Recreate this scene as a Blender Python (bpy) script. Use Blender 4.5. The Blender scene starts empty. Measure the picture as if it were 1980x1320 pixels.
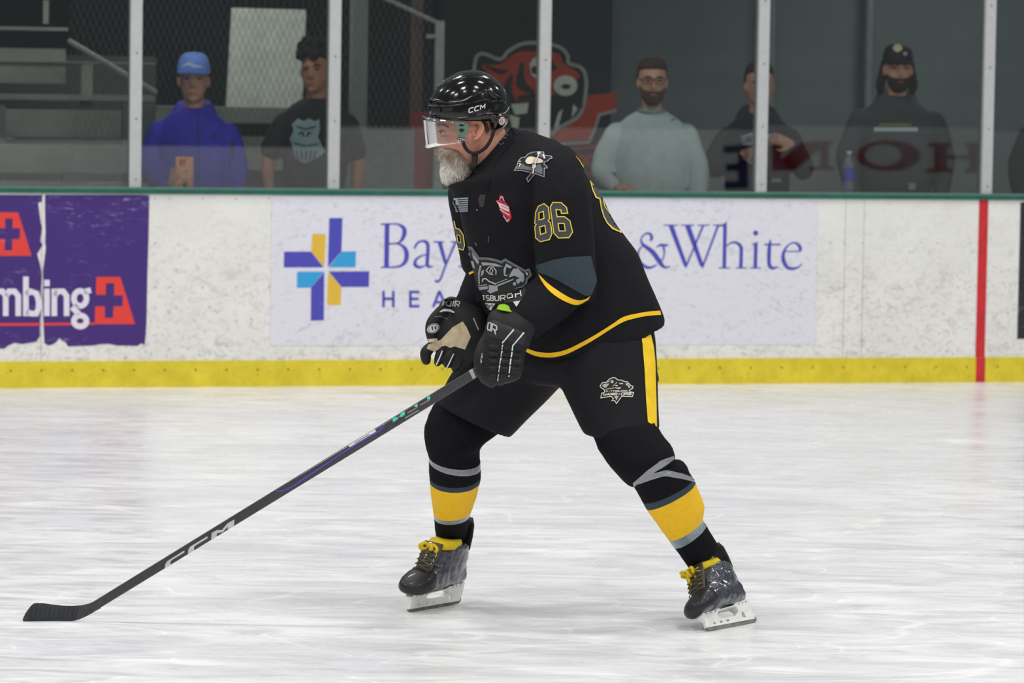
import bpy, bmesh, math, random
from mathutils import Vector, Matrix, noise
from mathutils.bvhtree import BVHTree
from mathutils.geometry import delaunay_2d_cdt

random.seed(7)
SC = bpy.context.scene
COL = SC.collection
# ------------------------------------------------------------------ camera
FPX, IW, IH = 7400.0, 1980.0, 1320.0
CAM_H = 1.70
PITCH, ROLL = math.radians(3.97), math.radians(0.9)
CAM = Vector((0, 0, CAM_H))
CAMROT = Matrix.Rotation(math.pi / 2 - PITCH, 3, 'X') @ Matrix.Rotation(ROLL, 3, 'Z')
cd = bpy.data.cameras.new('camera')
cam = bpy.data.objects.new('camera', cd)
COL.objects.link(cam)
cam.matrix_world = Matrix.Translation(CAM) @ CAMROT.to_4x4()
cd.sensor_width = 36.0
cd.lens = FPX / IW * 36.0
cd.clip_end = 200
cd.dof.use_dof = True
cd.dof.focus_distance = 11.85
cd.dof.aperture_fstop = 6.3
SC.camera = cam
# ------------------------------------------------------------------ light
w = bpy.data.worlds.new('world'); SC.world = w; w.use_nodes = True
wb = w.node_tree.nodes['Background']
wb.inputs[0].default_value = (0.80, 0.86, 0.90, 1); wb.inputs[1].default_value = 0.21
SC.view_settings.view_transform = 'Standard'
SC.view_settings.look = 'None'
SC.view_settings.exposure = 0.0
SC.view_settings.gamma = 1.0
SC.view_settings.use_curve_mapping = False
def area(x, y, z, sx, sy, power, col=(1, 0.985, 0.96)):
    l = bpy.data.lights.new('rink_and_fill_lamp', 'AREA'); l.shape = 'RECTANGLE'; l.size = sx; l.size_y = sy
    l.energy = power; l.color = col
    o = bpy.data.objects.new('rink_and_fill_lamp', l); COL.objects.link(o); o.location = (x, y, z)
    return o
for ly in (0.0, 5.0, 11.0, 18.0):            # rows of lamps hung from the hall roof above the ice
    for lx in (-10.5, -3.5, 3.5, 10.5):
        area(lx, ly, 8.6, 1.6, 0.7, 222)
area(-2.0, 23.0, 3.12, 1.2, 0.25, 17); area(3.0, 23.6, 3.12, 1.2, 0.25, 17)  # two unseen fill lights added under the stand ceiling to brighten the spectators

# ------------------------------------------------------------------ pixel <-> world
def ray(px, py):
    return (CAMROT @ Vector((px - IW / 2, -(py - IH / 2), -FPX))).normalized()
def P(px, py, Y):
    d = ray(px, py); return CAM + d * (Y / d.y)
def to_px(p):
    v = CAMROT.transposed() @ (Vector(p) - CAM)
    return (IW / 2 + FPX * v.x / -v.z, IH / 2 - FPX * v.y / -v.z)
def ground(px, py, z=0.0):
    d = ray(px, py); return CAM + d * ((z - CAM.z) / d.z)
def zoom(x0, y0, s):
    return lambda *pts: [(x0 + x / s, y0 + y / s) for x, y in pts]
# ------------------------------------------------------------------ colour / materials
def lin(c):
    c = c / 255.0
    return c / 12.92 if c <= 0.04045 else ((c + 0.055) / 1.055) ** 2.4
def RGB(r, g, b): return (lin(r), lin(g), lin(b), 1.0)
class NT:
    def __init__(s, m): s.t = m.node_tree; s.n = s.t.nodes; s.l = s.t.links; s.b = s.n['Principled BSDF']
    def new(s, k, **kw):
        n = s.n.new(k)
        for a, b in kw.items(): setattr(n, a, b)
        return n
    def noise(s, scale, detail=4, rough=.6, vec=None, dist=0):
        n = s.new('ShaderNodeTexNoise'); n.inputs['Scale'].default_value = scale
        n.inputs['Detail'].default_value = detail; n.inputs['Roughness'].default_value = rough
        n.inputs['Distortion'].default_value = dist
        s.l.new(vec or s.coord(), n.inputs['Vector']); return n.outputs['Fac']
    def coord(s, scale=None, rot=(0, 0, 0)):
        if not hasattr(s, '_c'): s._c = s.new('ShaderNodeTexCoord').outputs['Object']
        if scale is None: return s._c
        m = s.new('ShaderNodeMapping'); m.inputs['Scale'].default_value = scale; m.inputs['Rotation'].default_value = rot
        s.l.new(s._c, m.inputs['Vector']); return m.outputs[0]
    def ramp(s, fac, stops):
        r = s.new('ShaderNodeValToRGB'); e = r.color_ramp.elements
        while len(e) < len(stops): e.new(0.5)
        for i, (p, c) in enumerate(stops):
            e[i].position = p; e[i].color = c if len(c) == 4 else (*c, 1)
        s.l.new(fac, r.inputs[0]); return r.outputs[0]
    def mix(s, fac, a, b, mode='MIX'):
        m = s.new('ShaderNodeMix', data_type='RGBA', blend_type=mode)
        for v, i in ((fac, 0), (a, 6), (b, 7)):
            if hasattr(v, 'links') or hasattr(v, 'is_output'): s.l.new(v, m.inputs[i])
            else: m.inputs[i].default_value = v
        return m.outputs[2]
    def math(s, op, a, b=None):
        m = s.new('ShaderNodeMath', operation=op)
        for v, i in ((a, 0), (b, 1)):
            if v is None: continue
            if hasattr(v, 'is_output'): s.l.new(v, m.inputs[i])
            else: m.inputs[i].default_value = v
        return m.outputs[0]
    def bump(s, h, strength=.3, dist=.01):
        b = s.new('ShaderNodeBump'); b.inputs['Strength'].default_value = strength; b.inputs['Distance'].default_value = dist
        s.l.new(h, b.inputs['Height']); s.l.new(b.outputs[0], s.b.inputs['Normal'])
    def base(s, v): s.l.new(v, s.b.inputs['Base Color'])
MATS = {}
def mat(name, col, rough=.6, metal=0, spec=.5, coat=0, var=None, bump=None, sheen=0):
    """plain procedural surface: colour with a noise variation and a fine noise relief"""
    if name in MATS: return MATS[name]
    m = bpy.data.materials.new(name); m.use_nodes = True; t = NT(m); b = t.b
    b.inputs['Base Color'].default_value = col; b.inputs['Roughness'].default_value = rough
    b.inputs['Metallic'].default_value = metal; b.inputs['Specular IOR Level'].default_value = spec
    b.inputs['Coat Weight'].default_value = coat; b.inputs['Coat Roughness'].default_value = .06
    if sheen: b.inputs['Sheen Weight'].default_value = sheen
    sc, am = var or (20, .12)
    f = t.noise(sc, 5)
    lo = tuple(c * (1 - am) for c in col[:3]); hi = tuple(min(1, c * (1 + am)) for c in col[:3])
    t.base(t.ramp(f, [(.3, lo), (.7, hi)]))
    if bump: t.bump(t.noise(bump[0], 4), bump[1], bump[2])
    m.diffuse_color = col
    MATS[name] = m; return m
# ------------------------------------------------------------------ objects
WT = {}
def mk(name, mesh, m=None, parent=None, label=None, cat=None, group=None, kind=None, smooth=False):
    if isinstance(mesh, tuple):
        v, f = mesh[0], mesh[1]
        me = bpy.data.meshes.new(name); me.from_pydata([tuple(q) for q in v], [], f); me.update()
    elif isinstance(mesh, bmesh.types.BMesh):
        me = bpy.data.meshes.new(name); mesh.to_mesh(me); mesh.free()
    else: me = mesh
    if m is not None:
        for q in (m if isinstance(m, (list, tuple)) else [m]): me.materials.append(q)
    if smooth: me.polygons.foreach_set('use_smooth', [True] * len(me.polygons))
    o = bpy.data.objects.new(name, me); COL.objects.link(o)
    put(o, parent); tag(o, label, cat, group, kind)
    return o
def put(o, parent):
    WT[o.name] = Vector((0, 0, 0))
    if parent is not None:
        o.parent = parent; o.location = -WT[parent.name]
def tag(o, label=None, cat=None, group=None, kind=None):
    if label: o['label'] = label
    if cat: o['category'] = cat
    if group: o['group'] = group
    if kind: o['kind'] = kind
def empty(name, loc, label, cat, group=None, kind=None):
    o = bpy.data.objects.new(name, None); COL.objects.link(o); o.location = loc; o.empty_display_size = .1
    WT[o.name] = Vector(loc); tag(o, label, cat, group, kind); return o
# ------------------------------------------------------------------ shapes
class MB:
    def __init__(s): s.v = []; s.f = []
    def add(s, v, f):
        n = len(s.v); s.v += [Vector(q) for q in v]; s.f += [tuple(i + n for i in q) for q in f]; return s
    def mesh(s): return (s.v, s.f)
    def xf(s, M):
        s.v = [M @ q for q in s.v]; return s
def box8(p):            # 8 corners: bottom 4 ccw, top 4 ccw
    return p, [(3, 2, 1, 0), (4, 5, 6, 7), (0, 1, 5, 4), (1, 2, 6, 5), (2, 3, 7, 6), (3, 0, 4, 7)]
def box(x0, x1, y0, y1, z0, z1):
    return box8([Vector(q) for q in ((x0, y0, z0), (x1, y0, z0), (x1, y1, z0), (x0, y1, z0), (x0, y0, z1), (x1, y0, z1), (x1, y1, z1), (x0, y1, z1))])
def bevbox(x0, x1, y0, y1, z0, z1, r):
    bm = bmesh.new(); v, f = box(x0, x1, y0, y1, z0, z1)
    bv = [bm.verts.new(q) for q in v]
    for q in f: bm.faces.new([bv[i] for i in q])
    bmesh.ops.bevel(bm, geom=bm.edges[:], offset=r, segments=2, affect='EDGES', profile=.5)
    bm.verts.ensure_lookup_table(); vs = [q.co.copy() for q in bm.verts]; bm.verts.index_update()
    fs = [tuple(q.index for q in fc.verts) for fc in bm.faces]; bm.free(); return vs, fs
def spow(c, p): return math.copysign(abs(c) ** p, c)
def loft(rings, n=28, cap=True):
    """rings: (C, A, B[, p]) -> closed tube of (super)ellipses"""
    v = []; f = []
    for r in rings:
        C, A, B = r[:3]; p = r[3] if len(r) > 3 else 1.0
        for i in range(n):
            a = 2 * math.pi * i / n
            v.append(C + A * spow(math.cos(a), p) + B * spow(math.sin(a), p))
    for k in range(len(rings) - 1):
        for i in range(n):
            j = (i + 1) % n
            f.append((k * n + i, k * n + j, (k + 1) * n + j, (k + 1) * n + i))
    if cap:
        for k, rev in ((0, True), (len(rings) - 1, False)):
            c = len(v); v.append(Vector(rings[k][0]))
            for i in range(n):
                j = (i + 1) % n
                f.append((c, k * n + j, k * n + i) if rev else (c, k * n + i, k * n + j))
    return v, f
def cr(a, b, c, d, t):
    return tuple(.5 * ((2 * q) + (-p + r) * t + (2 * p - 5 * q + 4 * r - s) * t * t + (-p + 3 * q - 3 * r + s) * t ** 3) for p, q, r, s in zip(a, b, c, d))
def catmull(pts, n=6, closed=False):
    out = []; N = len(pts)
    if closed:
        for i in range(N):
            for k in range(n): out.append(cr(pts[i - 1], pts[i], pts[(i + 1) % N], pts[(i + 2) % N], k / n))
        return out
    for i in range(N - 1):
        a = pts[max(i - 1, 0)]; d = pts[min(i + 2, N - 1)]
        for k in range(n): out.append(cr(a, pts[i], pts[i + 1], d, k / n))
    out.append(tuple(pts[-1])); return out
def ring_px(r):
    """(xl,yl,xr,yr,Y,hd[,dz,p]) in photo pixels at depth Y, hd = half thickness in depth (m), dz = how far the near side sits lower"""
    xl, yl, xr, yr, Y, hd = r[:6]; dz = r[6] if len(r) > 6 else 0; p = r[7] if len(r) > 7 else 1.0
    a = P(xl, yl, Y); b = P(xr, yr, Y)
    return ((a + b) / 2, (b - a) / 2, Vector((0, -hd, -dz)), p)
def full(r): return tuple(r) + ((0, 1.0)[len(r) - 6:] if len(r) < 8 else ())
def loft_px(rings, n=32, sub=4):
    return loft([ring_px(q) for q in (catmull([full(r) for r in rings], sub) if sub > 1 else rings)], n)
def capsule(pts, rad, n=14, sub=4, flat=None):
    """tapered tube through 3-D points with round ends; flat = (axis, factor) flattens the section"""
    q = catmull([tuple(p) + (r,) for p, r in zip(pts, rad)], sub)
    C = [Vector(a[:3]) for a in q]; R = [max(a[3], 1e-4) for a in q]
    rings = []; prev = None
    def frame(t, prev):
        u = prev - t * prev.dot(t) if prev is not None else (Vector((0, 0, 1)) if abs(t.z) < .9 else Vector((1, 0, 0))).cross(t)
        u.normalize(); return u, t.cross(u).normalized()
    T = [(C[min(i + 1, len(C) - 1)] - C[max(i - 1, 0)]).normalized() for i in range(len(C))]
    def ring(c, r, u, w):
        A, B = u * r, w * r
        if flat:
            ax, k = flat
            A = A - ax * A.dot(ax) * (1 - k); B = B - ax * B.dot(ax) * (1 - k)
        return (c, A, B)
    for i, c in enumerate(C):
        u, wv = frame(T[i], prev); prev = u
        if i == 0:
            for a in (80, 60, 35): rings.append(ring(c - T[0] * R[0] * math.sin(math.radians(a)), R[0] * math.cos(math.radians(a)), u, wv))
        rings.append(ring(c, R[i], u, wv))
        if i == len(C) - 1:
            for a in (35, 60, 80): rings.append(ring(c + T[-1] * R[-1] * math.sin(math.radians(a)), R[-1] * math.cos(math.radians(a)), u, wv))
    return loft(rings, n)
def ellipsoid(c, rx, ry, rz, n=20, m=12, M=None):
    v = []; f = []
    for i in range(m + 1):
        t = math.pi * i / m
        for j in range(n):
            a = 2 * math.pi * j / n
            q = Vector((rx * math.sin(t) * math.cos(a), ry * math.sin(t) * math.sin(a), rz * math.cos(t)))
            v.append(Vector(c) + (M @ q if M else q))
    for i in range(m):
        for j in range(n):
            k = (j + 1) % n
            f.append((i * n + j, (i + 1) * n + j, (i + 1) * n + k, i * n + k))
    return v, f
def tube(pts, r, n=8, sub=1): return capsule(pts, [r] * len(pts) if not isinstance(r, (list, tuple)) else r, n, sub)
def union(parts, voxel, smooth=3, fac=.5):
    """weld overlapping shapes into one continuous skin"""
    mb = MB()
    for v, f in parts: mb.add(v, f)
    me = bpy.data.meshes.new('tmp'); me.from_pydata([tuple(q) for q in mb.v], [], mb.f); me.update()
    bm = bmesh.new(); bm.from_mesh(me); bmesh.ops.remove_doubles(bm, verts=bm.verts, dist=1e-5)
    bmesh.ops.recalc_face_normals(bm, faces=bm.faces); bm.to_mesh(me); bm.free()
    o = bpy.data.objects.new('tmp', me); COL.objects.link(o)
    a = o.modifiers.new('r', 'REMESH'); a.mode = 'VOXEL'; a.voxel_size = voxel
    if smooth:
        b = o.modifiers.new('s', 'SMOOTH'); b.iterations = smooth; b.factor = fac
    dg = bpy.context.evaluated_depsgraph_get()
    out = bpy.data.meshes.new_from_object(o.evaluated_get(dg))
    bpy.data.objects.remove(o); bpy.data.meshes.remove(me)
    out.polygons.foreach_set('use_smooth', [True] * len(out.polygons))
    return out
def bvh(*objs):
    v = []; f = []
    for o in objs:
        me = o.data if hasattr(o, 'data') else o; n = len(v)
        v += [q.co.copy() for q in me.vertices]; f += [tuple(i + n for i in p.vertices) for p in me.polygons]
    return BVHTree.FromPolygons(v, f)
# ------------------------------------------------------------------ flat print laid on a surface
def on_bvh(t):
    def c(px, py):
        d = ray(px, py); h = t.ray_cast(CAM, d)
        return (h[0], (h[1] if h[1].dot(d) < 0 else -h[1])) if h[0] is not None else None
    return c
def on_plane(p0, nrm):
    def c(px, py):
        d = ray(px, py); return CAM + d * ((p0 - CAM).dot(nrm) / d.dot(nrm)), nrm
    return c
def inside(p, loops):
    x, y = p; r = False
    for L in loops:
        j = L[-1]
        for q in L:
            if (q[1] > y) != (j[1] > y) and x < (j[0] - q[0]) * (y - q[1]) / (j[1] - q[1]) + q[0]: r = not r
            j = q
    return r
def tri2d(loops, g):
    pts = []; ed = []
    for L in loops:
        s = len(pts)
        for i, a in enumerate(L):
            b = L[(i + 1) % len(L)]; k = max(1, int(math.ceil(math.hypot(b[0] - a[0], b[1] - a[1]) / g)))
            for t in range(k): pts.append((a[0] + (b[0] - a[0]) * t / k, a[1] + (b[1] - a[1]) * t / k))
        e = len(pts); ed += [(i, i + 1 if i + 1 < e else s) for i in range(s, e)]
    xs = [p[0] for p in pts]; ys = [p[1] for p in pts]
    nx = int((max(xs) - min(xs)) / g); ny = int((max(ys) - min(ys)) / g)
    for i in range(1, nx + 1):
        for j in range(1, ny + 1):
            q = (min(xs) + i * g + .013, min(ys) + j * g + .017)
            if inside(q, loops): pts.append(q)
    r = delaunay_2d_cdt([Vector(p) for p in pts], ed, [], 0, 1e-4)
    v = [tuple(q) for q in r[0]]
    f = [t for t in r[2] if inside((sum(v[i][0] for i in t) / 3, sum(v[i][1] for i in t) / 3), loops)]
    return v, f
def decal(name, shapes, cast, m, parent, off=.0012, g=5, label=None, **kw):
    """shapes: list of shapes, each a list of closed pixel loops (even-odd)"""
    if kw.pop('split', False):
        dep = lambda q: 0 if isinstance(q, (int, float)) else 1 + dep(q[0])
        r = [decal(name, q if dep(q) == 4 else [q], cast, m, parent, off, g, label, **kw) for q in shapes]
        return r[0]
    mb = MB()
    for loops in shapes:
        if loops and isinstance(loops[0][0], (int, float)): loops = [loops]
        v, f = tri2d(loops, g); hit = [cast(*q) for q in v]
        idx = {}; vv = []
        for i, h in enumerate(hit):
            if h: idx[i] = len(vv); vv.append(h[0] + h[1] * off - ray(*v[i]) * off * .5)
        ff = []
        for t in f:
            if all(i in idx for i in t):
                q = [vv[idx[i]] for i in t]
                if max((q[0] - q[1]).length, (q[1] - q[2]).length, (q[2] - q[0]).length) > .12 + g * .004: continue
                nn = (q[1] - q[0]).cross(q[2] - q[0])
                t2 = tuple(idx[i] for i in t)
                ff.append(t2 if nn.dot(ray(*v[t[0]])) < 0 else t2[::-1])
        mb.add(vv, ff)
    return mk(name, mb.mesh(), m, parent, label=label, **kw)
def stroke(pts, w, n=0, closed=False):
    """polyline of pixels -> one closed outline; w = width or list of widths"""
    if n:
        ws = w if isinstance(w, (list, tuple)) else [w] * len(pts)
        q = catmull([tuple(p) + (k,) for p, k in zip(pts, ws)], n, closed); pts = [a[:2] for a in q]; w = [a[2] for a in q]
    if not isinstance(w, (list, tuple)): w = [w] * len(pts)
    N = len(pts); L = []; R = []
    for i in range(N):
        a = pts[i - 1] if (i or closed) else pts[0]; b = pts[(i + 1) % N] if (i < N - 1 or closed) else pts[-1]
        p = pts[i]
        d1 = Vector((p[0] - a[0], p[1] - a[1])); d2 = Vector((b[0] - p[0], b[1] - p[1]))
        if d1.length < 1e-6: d1 = d2
        if d2.length < 1e-6: d2 = d1
        d1 = d1.normalized(); d2 = d2.normalized(); t = d1 + d2
        t = t.normalized() if t.length > 1e-3 else d1
        k = min(1.6, 1 / max(.4, abs(t.dot(d1))))
        nx, ny = -t.y * k * w[i] / 2, t.x * k * w[i] / 2
        L.append((p[0] + nx, p[1] + ny)); R.append((p[0] - nx, p[1] - ny))
    return [L, R] if closed else [L + R[::-1]]
GL = {  # simple stroke capitals in a unit box (y down)
 'A': [[(0, 1), (.42, 0), (.58, 0), (1, 1)], [(.2, .65), (.8, .65)]], 'B': [[(0, 0), (0, 1), (.8, 1), (1, .85), (1, .6), (.8, .48), (0, .48)], [(0, 0), (.75, 0), (.92, .12), (.92, .36), (.8, .48)]],
 'C': [[(1, 0), (.2, 0), (0, .2), (0, .8), (.2, 1), (1, 1)]], 'E': [[(1, 0), (0, 0), (0, 1), (1, 1)], [(0, .5), (.9, .5)]],
 'G': [[(1, 0), (.2, 0), (0, .2), (0, .8), (.2, 1), (1, 1), (1, .5), (.5, .5)]], 'H': [[(0, 0), (0, 1)], [(1, 0), (1, 1)], [(0, .5), (1, .5)]],
 'I': [[(.5, 0), (.5, 1)]], 'L': [[(0, 0), (0, 1), (1, 1)]], 'M': [[(0, 1), (0, 0), (.5, .6), (1, 0), (1, 1)]], 'N': [[(0, 1), (0, 0), (1, 1), (1, 0)]],
 'O': [[(.2, 0), (.8, 0), (1, .2), (1, .8), (.8, 1), (.2, 1), (0, .8), (0, .2), (.2, 0)]], 'P': [[(0, 1), (0, 0), (.8, 0), (1, .15), (1, .4), (.8, .55), (0, .55)]],
 'R': [[(0, 1), (0, 0), (.8, 0), (1, .15), (1, .4), (.8, .55), (0, .55)], [(.5, .55), (1, 1)]], 'S': [[(1, 0), (.15, 0), (0, .12), (0, .38), (.15, .5), (.85, .5), (1, .62), (1, .88), (.85, 1), (0, 1)]],
 'T': [[(0, 0), (1, 0)], [(.5, 0), (.5, 1)]], 'U': [[(0, 0), (0, .8), (.2, 1), (.8, 1), (1, .8), (1, 0)]], 'W': [[(0, 0), (.2, 1), (.5, .4), (.8, 1), (1, 0)]], 'V': [[(0, 0), (.5, 1), (1, 0)]], 'D': [[(0, 0), (0, 1), (.7, 1), (1, .75), (1, .25), (.7, 0), (0, 0)]]}
def text_px(s, p0, p1, up, w, gap=.3):
    """stroke capitals from baseline-left p0 to baseline-right p1, up = vector to the cap line (pixels)"""
    out = []; n = len(s); tot = n + gap * (n - 1); dx = ((p1[0] - p0[0]) / tot, (p1[1] - p0[1]) / tot)
    for i, ch in enumerate(s):
        o = i * (1 + gap)
        for pl in GL.get(ch, []):
            q = [(p0[0] + dx[0] * (o + a) + up[0] * (1 - b), p0[1] + dx[1] * (o + a) + up[1] * (1 - b)) for a, b in pl]
            out.append(stroke(q, w))
    return out
def ell_px(cx, cy, rx, ry, n=20, rot=0):
    c, s = math.cos(rot), math.sin(rot)
    return [(cx + rx * math.cos(2 * math.pi * i / n) * c - ry * math.sin(2 * math.pi * i / n) * s, cy + rx * math.cos(2 * math.pi * i / n) * s + ry * math.sin(2 * math.pi * i / n) * c) for i in range(n)]
def pad_px(name, quad, cast, m, parent, h=.008, nu=8, nv=6, lip=-.002, p=4, **kw):
    """a padded cushion rising from a surface over a pixel quad (tl,tr,br,bl)"""
    v = []; f = []
    tl, tr, br, bl = quad
    for j in range(nv + 1):
        for i in range(nu + 1):
            u, t = i / nu, j / nv
            x = (tl[0] * (1 - u) + tr[0] * u) * (1 - t) + (bl[0] * (1 - u) + br[0] * u) * t
            y = (tl[1] * (1 - u) + tr[1] * u) * (1 - t) + (bl[1] * (1 - u) + br[1] * u) * t
            hit = cast(x, y)
            if hit is None: hit = (v[-1] if v else P(x, y, 11.8), -ray(x, y))
            k = (1 - abs(2 * u - 1) ** p) * (1 - abs(2 * t - 1) ** p)
            v.append(hit[0] + (hit[1] * .6 - ray(x, y) * .4) * (lip + (h - lip) * k ** .5))
    for j in range(nv):
        for i in range(nu):
            a = j * (nu + 1) + i; f.append((a, a + nu + 1, a + nu + 2, a + 1))
    return mk(name, (v, f), m, parent, smooth=True, **kw)
def tube_on(name, pts, cast, r, m, parent, n=6, sub=4, lift=.5, **kw):
    q = catmull([tuple(p) for p in pts], sub); out = []
    for a in q:
        h = cast(*a)
        if h: out.append(h[0] + h[1] * r * lift)
    return mk(name, tube(out, r, n), m, parent, smooth=True, **kw) if len(out) > 1 else None
# ================================================================== RINK: ice, boards, glass
def mat_ice():
    m = bpy.data.materials.new('ice'); m.use_nodes = True; t = NT(m)
    a = t.noise(1.1, 6, .62, t.coord((.55, 1.6, 1)), .6); b = t.noise(5.5, 8, .66, t.coord((.45, 1.3, 1)), .8)
    c = t.noise(38, 4, .7, t.coord((.5, 1.2, 1)))
    col = t.ramp(a, [(.32, RGB(220, 221, 225)), (.56, RGB(233, 233, 235)), (.8, RGB(240, 240, 241))])
    col = t.mix(t.ramp(b, [(.34, (.65, .65, .65)), (.54, (0, 0, 0))]), col, RGB(213, 215, 219))
    col = t.mix(t.ramp(b, [(.58, (0, 0, 0)), (.74, (.8, .8, .8))]), col, RGB(244, 244, 244))
    # shaved snow crumbs
    col = t.mix(t.ramp(t.math('MULTIPLY', c, t.ramp(a, [(.45, (.4, .4, .4)), (.6, (1, 1, 1))])), [(.60, (0, 0, 0)), (.66, (1, 1, 1))]), col, RGB(254, 254, 254))
    # skate cuts: thin bent lines
    for sc, rot, lo in ((1.3, .25, .0095), (.9, -.5, .008), (1.8, 1.1, .009)):
        w = t.noise(sc, 2, .4, t.coord((.35, 1.0, 1), (0, 0, rot)), 1.2)
        cut = t.ramp(t.math('ABSOLUTE', t.math('SUBTRACT', w, .5)), [(0, (.75, .75, .75)), (lo * .35, (0, 0, 0))])
        col = t.mix(cut, col, RGB(252, 252, 252))
    t.base(col)
    r = t.ramp(b, [(.35, (.16, .16, .16)), (.65, (.42, .42, .42))]); t.l.new(r, t.b.inputs['Roughness'])
    t.b.inputs['Specular IOR Level'].default_value = .35
    t.bump(t.math('ADD', c, t.math('MULTIPLY', b, 2.0)), .22, .004)
    return m
mk('floor', box(-22, 22, -4, 26.5, -.06, 0), mat_ice(), kind='structure')

GL_ = ground(0, 750); GR_ = ground(1980, 738)
E = (GR_ - GL_).normalized(); E.z = 0; E.normalize(); NB = Vector((E.y, -E.x, 0))
def BP(s, off, z): return GL_ + E * s + NB * off + Vector((0, 0, z))
def sz(px, py, off=0.0):
    p0 = GL_ + NB * off; d = ray(px, py); q = CAM + d * ((p0 - CAM).dot(NB) / d.dot(NB)); return (q - GL_).dot(E), q.z
def bbox(s0, s1, o0, o1, z0, z1):       # box in board coordinates, o towards the ice
    return box8([BP(s0, o1, z0), BP(s1, o1, z0), BP(s1, o0, z0), BP(s0, o0, z0), BP(s0, o1, z1), BP(s1, o1, z1), BP(s1, o0, z1), BP(s0, o0, z1)])
def pbox(x0, y0, x1, y1, off, th):      # box whose front face covers a pixel rectangle on the plane 'off'
    s0, z1 = sz(x0, y0, off); s1, z0 = sz(x1, y1, off); return bbox(s0, s1, off - th, off, z0, z1)
def plane_cast(off): return on_plane(GL_ + NB * off, NB)
BT = 1.039
def mat_board():
    m = bpy.data.materials.new('board_plastic'); m.use_nodes = True; t = NT(m)
    z = t.new('ShaderNodeSeparateXYZ'); t.l.new(t.coord(), z.inputs[0]); z = z.outputs[2]
    base = t.ramp(t.noise(3, 4), [(.3, RGB(226, 225, 220)), (.7, RGB(236, 235, 231))])
    wear = t.ramp(z, [(.1, (1, 1, 1)), (.55, (.75, .75, .75)), (.95, (.25, .25, .25))])   # puck and stick marks are thickest low down
    n1 = t.noise(15, 7, .75, t.coord((1, 1, 1.5)), 1.2); n2 = t.noise(48, 3, .6)
    k1 = t.math('MULTIPLY', t.ramp(n1, [(.50, (0, 0, 0)), (.66, (.85, .85, .85))]), wear)
    col = t.mix(k1, base, RGB(182, 180, 176))
    k2 = t.math('MULTIPLY', t.ramp(n2, [(.60, (0, 0, 0)), (.70, (.7, .7, .7))]), wear)
    col = t.mix(k2, col, RGB(146, 144, 142))
    t.base(col); t.b.inputs['Roughness'].default_value = .42
    t.bump(n1, .08, .002); return m
MB_ = mat_board()
def vinyl(name, col, scratch, amt=.55, scale=14):
    m = bpy.data.materials.new(name); m.use_nodes = True; t = NT(m)
    n1 = t.noise(scale, 6, .75, t.coord((1, 1, 3.2), (0, .25, 0)), 1.5); n2 = t.noise(scale * .35, 3, .6)
    k = t.math('MULTIPLY', t.ramp(n1, [(.57, (0, 0, 0)), (.70, (1, 1, 1))]), t.ramp(n2, [(.47, (0, 0, 0)), (.64, (amt,) * 3)]))
    t.base(t.mix(k, col, scratch)); t.b.inputs['Roughness'].default_value = .4; return m
root = empty('wall_boards', BP(3, 0, 0), None, None, kind='structure')
seams = [-1850, -690, 80, 855, 1632, 1668, 2440, 3300]
for a, b in zip(seams, seams[1:]):
    s0 = sz(a, 560)[0]; s1 = sz(b, 560)[0]
    mk('board_panel', bbox(s0 + .0012, s1 - .0012, -.05, 0, .0, BT), MB_, root)
S0, S1 = sz(-1850, 560)[0], sz(3300, 560)[0]
mk('backing', bbox(S0, S1, -.06, -.0505, 0, BT - .01), mat('backing_dark', RGB(60, 60, 60)), root)
def mat_kick():
    m = bpy.data.materials.new('kickplate_yellow'); m.use_nodes = True; t = NT(m)
    n = t.noise(9, 5, .65); n2 = t.noise(45, 4)
    col = t.ramp(n, [(.3, RGB(206, 186, 30)), (.7, RGB(232, 212, 52))])
    col = t.mix(t.ramp(n2, [(.55, (0, 0, 0)), (.75, (.55, .55, .55))]), col, RGB(176, 160, 40))
    t.base(col); t.b.inputs['Roughness'].default_value = .45; return m
KH = sz(990, 694.5)[1]
kick = mk('baseboard_kickplate', bbox(S0, S1, 0, .012, .0, KH), mat_kick(), kind='structure')
mb = MB()
for i in range(-12, 48):
    px = 20 + 59.6 * i; s, z = sz(px, 716 - px * .004)
    c = BP(s, .0125, z); r = .0055
    mb.add([c + E * r * math.cos(q) + Vector((0, 0, r * math.sin(q))) + NB * .0015 for q in [k * math.pi / 4 for k in range(8)]], [tuple(range(8))])
mk('screw_heads', mb.mesh(), mat('screw', RGB(95, 86, 30), .5), kick, kind='stuff')
mb = MB()
for py in (384, 470, 555):
    for px in (300, 1668, 1632, 1605, 328, 392, 456, 520, 1740, 1812, 1876):
        if py == 470 and px in (328, 392, 456, 520, 1740): continue
        s, z = sz(px, py); c = BP(s, .0008, z); r = .0045
        mb.add([c + E * r * math.cos(q) + Vector((0, 0, r * math.sin(q))) for q in [k * math.pi / 4 for k in range(8)]], [tuple(range(8))])
mk('screw_heads', mb.mesh(), mat('screw_grey', RGB(150, 150, 148), .5), root, kind='stuff')
GREEN = mat('cap_green', RGB(22, 92, 76), .35, var=(12, .2))
cap = mk('trim_1', bbox(S0, S1, -.22, .014, BT, BT + .024), GREEN, kind='structure')
mk('gasket', bbox(S0, S1, -.085, -.012, BT + .024, BT + .034), mat('gasket_green', RGB(104, 138, 126), .5), cap)
# red centre line running up the boards
s0 = sz(1889, 560)[0]; s1 = sz(1907, 560)[0]
RED = mat('line_red', RGB(200, 38, 46), .4, var=(18, .15))
rl_ = mk('red_line', bbox(s0, s1, 0, .0016, KH, BT), RED, label='red painted centre line running up the white boards at right', cat='line')
mk('kickplate_patch', bbox(s0, s1, .012, .0138, .0, KH), RED, rl_)
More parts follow.
